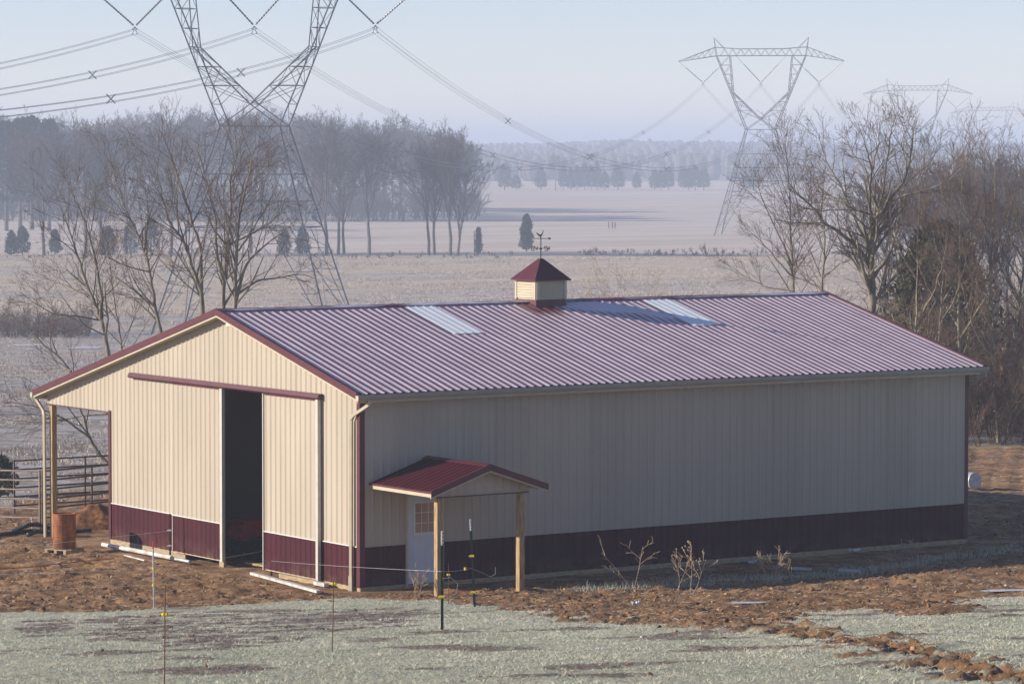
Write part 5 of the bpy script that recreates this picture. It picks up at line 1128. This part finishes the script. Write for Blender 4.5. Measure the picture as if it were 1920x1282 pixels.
for i in range(11):
    px = 1660+i*29+rr.uniform(-8, 8); d = rr.uniform(230, 380); top = rr.uniform(290, 340)-max(0, px-1750)*0.12; g = ground_at(px, d); h = CAM[2]+(277-top)/FPX*d-g[2]
    place_tree(rr.randrange(3), px, d, max(7, h), 'hazy bare tree in the rear rows behind the '+('spreading tree and cedar' if px < 1800 else 'pale trees at the right edge'), rr.uniform(0, 6.28), 'rear trees of the right thicket')
place_tree(1, 1041, 1480, 15, 'far hazy bare tree left of the middle evergreen row', 1.0)
for i, (px, top, d) in enumerate([(12, 232, 760), (38, 226, 765), (60, 222, 770), (92, 228, 760), (188, 255, 700)]):
    g = ground_at(px, d); evergreen(['dark pine at the left picture edge', 'second dark pine from the left edge', 'tallest dark pine on the left skyline', 'rightmost dark pine on the left skyline', 'narrow dark evergreen in the left wood'][i], g, CAM[2]+(277-top)/FPX*d-g[2], 4.2 if i < 4 else 1.6, 70+i, 3000, 0.6, 'cedar_dark', 'dark pines on the left skyline', name='pine_tree', shape=0.4, low=0.25)
# distant wooded ridge, one mass
V, Fq, n0 = [], [], 0
n = 13000; d = rng.uniform(1850, 4200, n); px = rng.uniform(-250, 2200, n)
x, y = xy_of((px-960)/FPX*d, d); z = zground(x, y); hh = rng.uniform(5, 14, n)*(0.75+0.5*fbm(px/130.0, d/500.0)); w_ = rng.uniform(1.6, 4.2, n)
a = np.arange(6)*math.pi/3
ring = lambda f, s: np.stack([x[:, None]+w_[:, None]*f*np.cos(a)[None]*rng.uniform(.7, 1.3, (n, 6)), y[:, None]+w_[:, None]*f*np.sin(a)[None]*rng.uniform(.7, 1.3, (n, 6)), (z+hh*s)[:, None]+0*a[None]+rng.uniform(-.6, .6, (n, 6))], -1)
top = np.stack([x, y, z+hh*0.95], -1)[:, None]
V = np.concatenate([ring(0.7, 0.0), ring(1.0, 0.5), ring(0.75, 0.86), top], 1); base = 19*np.arange(n)[:, None]
j = np.arange(6)[None]; j2 = (np.arange(6)+1)[None] % 6
F4 = np.concatenate([np.stack([base+r*6+j, base+r*6+j2, base+(r+1)*6+j2, base+(r+1)*6+j], -1).reshape(-1, 4) for r in (0, 1)]); F3 = np.stack([base+12+j, base+12+j2, base+18+0*j], -1).reshape(-1, 3)
o = mesh_np('distant_woods', V.reshape(-1, 3), [F4, F3], 'twig_far'); o['kind'] = 'stuff'; tag(o, 'blue hazy wooded ridge on the horizon', 'woods')
# three short posts far out in the field
for i, (px, lab) in enumerate([(1141, 'left post of three in the far field'), (1148, 'middle post of three in the far field'), (1153, 'right post of three in the far field')]):
    p = ground_at(px, 790); o = MB().tube([(0, 0, -0.2), (0, 0, 1.35), (0, 0, 1.42)], [0.13, 0.12, 0.05], 6).build('field_post', 'bark_far'); o.location = tuple(p); tag(o, lab, 'post', 'posts far out in the field')
p = ground_at(889, 588); o = MB().tube([(0, 0, -0.2), (0, 0, 4.0), (0, 0, 4.1)], [0.09, 0.08, 0.05], 6).build('utility_pole', 'bark_far'); o.location = tuple(p); tag(o, 'thin grey pole at the right end of the far treeline', 'pole')

# ------------------------------------------------------------------ pylons
LDIR = np.array([75.8, 386.0]); LDIR /= np.linalg.norm(LDIR)
def cam2w(u, v): return np.array(xy_of(u, v))
PY = [(-24.8-0*75.8, 341.0), (51.0, 727.0), (126.5, 1106.0), (201.0, 1488.0)]
lw = RH*LDIR[0]+FH*LDIR[1]; cross = np.array([lw[1], -lw[0]])     # along the line, and to its right
class Bars(MB):
    def bar(s, a, b_, w):
        a = np.asarray(a, float); b_ = np.asarray(b_, float); s.tube([a, b_], w*0.5, 4, cap=False); return s
def pylon(u, v, hb, zoff, label):
    xy = cam2w(u, v); g = gz(*xy); root = empty('transmission_tower', (xy[0], xy[1], g+zoff), math.atan2(cross[1], cross[0])); tag(root, label, 'power pylon', 'power line pylons')
    # local axes: x across the line, y along the line, z up; hb is the waist height
    W0, D0 = 8.8, 5.6; W1, D1 = 2.95, 1.75
    def wd(z): t = z/hb; return W0+(W1-W0)*t, D0+(D1-D0)*t
    def P(sx, sy, z): w, d = wd(z); return (sx*w, sy*d, z)
    for sx in (-1, 1):
        for sy in (-1, 1): Bars().bar(P(sx, sy, -0.3), P(sx, sy, hb), 0.20).build('leg', 'steel', root)
    lv = [0, hb*0.515, hb*0.64, hb*0.77, hb]; q = Bars()
    for sy in (-1, 1):
        for z in lv[1:]: q.bar(P(-1, sy, z), P(1, sy, z), 0.11)
        for z0, z1 in ((lv[1], lv[2]), (lv[2], lv[3])):
            for i in range(4):
                f0, f1 = -1+i*0.5, -0.5+i*0.5; a, c = P(f0, sy, z0), P(f1, sy, z0); m = P((f0+f1)/2, sy, z1); q.bar(a, m, 0.08); q.bar(m, c, 0.08)
        q.bar(P(-1, sy, lv[3]), P(0, sy, hb), 0.10); q.bar(P(1, sy, lv[3]), P(0, sy, hb), 0.10); q.bar(P(-.5, sy, lv[3]), P(-.5, sy, (lv[3]+hb)/2), 0.07); q.bar(P(.5, sy, lv[3]), P(.5, sy, (lv[3]+hb)/2), 0.07)
        q.bar(P(-1, sy, 0), P(-.42, sy, lv[1]), 0.11); q.bar(P(1, sy, 0), P(.42, sy, lv[1]), 0.11)
        for k in range(1, 5):
            z = lv[1]*k/5.0
            for sx in (-1, 1): q.bar(P(sx, sy, z), P(sx*(1-0.58*k/5.0), sy, z), 0.07); q.bar(P(sx, sy, z), P(sx*(1-0.58*(k+1)/5.0), sy, lv[1]*(k+1)/5.0), 0.06)
    for sx in (-1, 1):
        for z in lv[1:]: q.bar(P(sx, -1, z), P(sx, 1, z), 0.10)
        for z0, z1 in zip(lv[1:-1], lv[2:]): q.bar(P(sx, -1, z0), P(sx, 1, z1), 0.08); q.bar(P(sx, 1, z0), P(sx, -1, z1), 0.08)
        q.bar(P(sx, -1, 0), P(sx, 0.3, lv[1]), 0.10); q.bar(P(sx, 1, 0), P(sx, -0.3, lv[1]), 0.10)
        for k in range(1, 4): z = lv[1]*k/4; f = 1-0.65*k/4; q.bar(P(sx, -1, z), P(sx, -f, z), 0.07); q.bar(P(sx, 1, z), P(sx, f, z), 0.07)
    q.build('body_bracing', 'steel', root)
    zc, zt = hb+15.1, hb+16.5; dc = 1.0; kz = hb+7.6
    def dep(z): return D1+(dc-D1)*min(1, (z-hb)/15.1)
    for sx in (-1, 1):
        q = Bars()
        out = lambda z, sy: (sx*(W1+(9.2-W1)*(z-hb)/(zc-hb)), sy*dep(z), z)
        def inn(z, sy):
            if z <= kz: t = (z-(hb+2.1))/(kz-hb-2.1); return (sx*(0.0+5.75*max(0, t)), sy*dep(z), z)
            t = (z-kz)/(zc-kz); return (sx*(5.75+(6.4-5.75)*t), sy*dep(z), z)
        for sy in (-1, 1):
            q.bar(out(hb, sy), out(zc, sy), 0.17); q.bar(inn(hb+2.1, sy), inn(kz, sy), 0.15); q.bar(inn(kz, sy), inn(zc, sy), 0.14); q.bar(inn(hb+2.1, sy), (-sx*W1, sy*D1, hb), 0.12)
            zs = [hb+2.1, hb+3.9, hb+5.7, kz, hb+9.4, hb+11.3, hb+13.2, zc]
            for i in range(len(zs)-1):
                q.bar(out(zs[i], sy), inn(zs[i+1], sy), 0.075); q.bar(inn(zs[i+1], sy), out(zs[i+1], sy), 0.075)
                if i < 3: q.bar(inn(zs[i], sy), out(zs[i+1], sy), 0.06)
        for z in [hb+2.1, hb+3.9, hb+5.7, kz, hb+9.4, hb+11.3, hb+13.2, zc]:
            q.bar(out(z, -1), out(z, 1), 0.07); q.bar(inn(z, -1), inn(z, 1), 0.07)
        zz = [hb, hb+2.1, hb+3.9, hb+5.7, kz, hb+9.4, hb+11.3, hb+13.2, zc]
        for i in range(len(zz)-1): q.bar(out(zz[i], (-1)**i), out(zz[i+1], -(-1)**i), 0.06); q.bar(inn(max(zz[i], hb+2.1), (-1)**i), inn(zz[i+1], -(-1)**i), 0.06)
        q.build('window_arm', 'steel', root)
        q = Bars()
        for sy in (-1, 1):
            q.bar((sx*9.2, sy*dc, zc), (sx*9.75, 0, hb+18.8), 0.12); q.bar((sx*7.6, sy*dc, zt+.1), (sx*9.75, 0, hb+18.8), 0.09)
        q.build('earth_wire_peak', 'steel', root)
        q = Bars()
        for sy in (-1, 1):
            q.bar((sx*9.2, sy*dc, zc), (sx*17, 0, hb+13.95), 0.12); q.bar((sx*9.45, sy*dc*.9, zt+.35), (sx*17, 0, hb+14.05), 0.11)
            for i in range(1, 6):
                f0, f1 = (i-1)/6, i/6
                lo_ = lambda f: (sx*(9.2+7.8*f), sy*dc*(1-f), zc-1.15*f); hi_ = lambda f: (sx*(9.45+7.55*f), sy*dc*.9*(1-f), zt+.35-2.8*f)
                q.bar(lo_(f1), hi_(f1), 0.06); q.bar(lo_(f1), hi_(f0), 0.06)
        q.build('outer_crossarm', 'steel', root)
    q = Bars()
    for sy in (-1, 1):
        q.bar((-9.2, sy*dc, zc), (9.2, sy*dc, zc), 0.13)
        for a, c in (((-9.45, zt+.35), (-4.6, zt)), ((-4.6, zt), (4.6, zt)), ((4.6, zt), (9.45, zt+.35))): q.bar((a[0], sy*dc*.9, a[1]), (c[0], sy*dc*.9, c[1]), 0.12)
        n = 20; xs = np.linspace(-8.4, 8.4, n+1)
        for i in range(n): za, zb = (zc, zt) if i % 2 == 0 else (zt, zc); q.bar((xs[i], sy*dc*.95, za), (xs[i+1], sy*dc*.95, zb), 0.07)
    for x_ in np.linspace(-8.4, 8.4, 9): q.bar((x_, -dc, zc), (x_, dc, zc), 0.06)
    q.build('bridge_crossarm', 'steel', root)
    vb = hb+9.6
    for cx in (-11.95, 0, 11.95):
        for s_ in (-1, 1):
            xt = cx+s_*(5.1 if cx == 0 or s_*cx > 0 else 4.2); zt_ = zc-0.1 if cx == 0 else (hb+13.95 if s_*cx > 0 else hb+13.6)
            a = np.array([cx+s_*0.12, 0, vb+0.12]); e = np.array([xt, 0, zt_]); m = a+(e-a)*0.68; n = 30; ts = np.linspace(0, 1, n); rr_ = 0.055+0.055*(np.arange(n) % 2)
            q = MB(); q.tube([a+(m-a)*t for t in ts], rr_, 6, False); q.tube([m, e], 0.028, 4, False); q.build('insulator_string', 'insul', root)
        q = MB()
        for dx, dz in ((-.23, .0), (.23, 0), (-.23, -.46), (.23, -.46)): q.tube([(cx, 0, vb), (cx+dx, 0, vb-0.25+dz)], 0.03, 4); q.tube([(cx+dx, -.2, vb-.25+dz), (cx+dx, .2, vb-.25+dz)], 0.045, 4)
        q.build('yoke', 'steel', root)
    return root, g+zoff+vb-0.48
ATT = []
plab = ['near lattice pylon rising behind the left roof, its top cut by the frame', 'second lattice pylon, whole, standing in the field at right', 'third lattice pylon, faint, above the large bare tree', 'fourth and faintest lattice pylon at the right picture edge']
for (u, v), hb, zo, lab in zip(PY, (20.0, 21.7, 20.8, 18.5), (0, 0, 0, 0), plab):
    r_, za = pylon(u, v, hb, zo, lab); ATT.append((cam2w(u, v), za))
u0, v0_ = PY[0][0]-75.8, PY[0][1]-386.0
ATT = [(cam2w(u0, v0_), ATT[0][1]+7.0)]+ATT
sag = [13.7, 15.2, 14.5, 14.5]; nm = ['running left over the viewer', 'between the first and second pylon', 'between the second and third pylon', 'between the third and fourth pylon']
for i in range(4):
    (a, za), (b_, zb) = ATT[i], ATT[i+1]; Ln = np.linalg.norm(b_-a)
    for cx, side in ((-11.95, 'left'), (0, 'middle'), (11.95, 'right')):
        root = empty('conductor_bundle', (*(b_+cross*cx), zb)); tag(root, '%s conductor bundle %s' % (side, nm[i]), 'power line', 'power line conductors')
        o_ = np.array([*(b_+cross*cx), zb])
        t0 = 0.35 if i == 0 else 0.0; ts = np.linspace(t0, 1, 60)
        def cp(t, dx, dz): q_ = a+(b_-a)*t+cross*(cx+dx); return np.array([q_[0], q_[1], za+(zb-za)*t-sag[i]*4*t*(1-t)+dz])-o_
        for dx, dz in ((-.23, .23), (.23, .23), (-.23, -.23), (.23, -.23)): MB().tube([cp(t, dx, dz) for t in ts], 0.017, 4, False).build('wire', 'cable', root)
        for k in range(1, 6):
            t = t0+(1-t0)*(k-0.15+0.13*math.sin(cx+k*2.1))/5.9; q = MB()
            q.tube([cp(t, -.34, .34), cp(t, .34, -.34)], 0.045, 4); q.tube([cp(t, -.34, -.34), cp(t, .34, .34)], 0.045, 4); q.build('spacer', 'steel', root)

# ------------------------------------------------------------------ morning haze
m = bpy.data.materials.new('morning_haze'); m.use_nodes = True; nt = m.node_tree
nt.nodes.remove(nt.nodes['Principled BSDF']); vol = nt.nodes.new('ShaderNodeVolumePrincipled')
vol.inputs['Color'].default_value = (0.72, 0.82, 1.0, 1); vol.inputs['Density'].default_value = 0.00054; vol.inputs['Anisotropy'].default_value = 0.0
nt.links.new(vol.outputs[0], nt.nodes['Material Output'].inputs['Volume']); M['haze'] = m
q = MB(); q.box((-7000, -7000, -10.0), (7000, 7000, 37.0)); hz = q.build('haze', 'haze'); hz['kind'] = 'stuff'
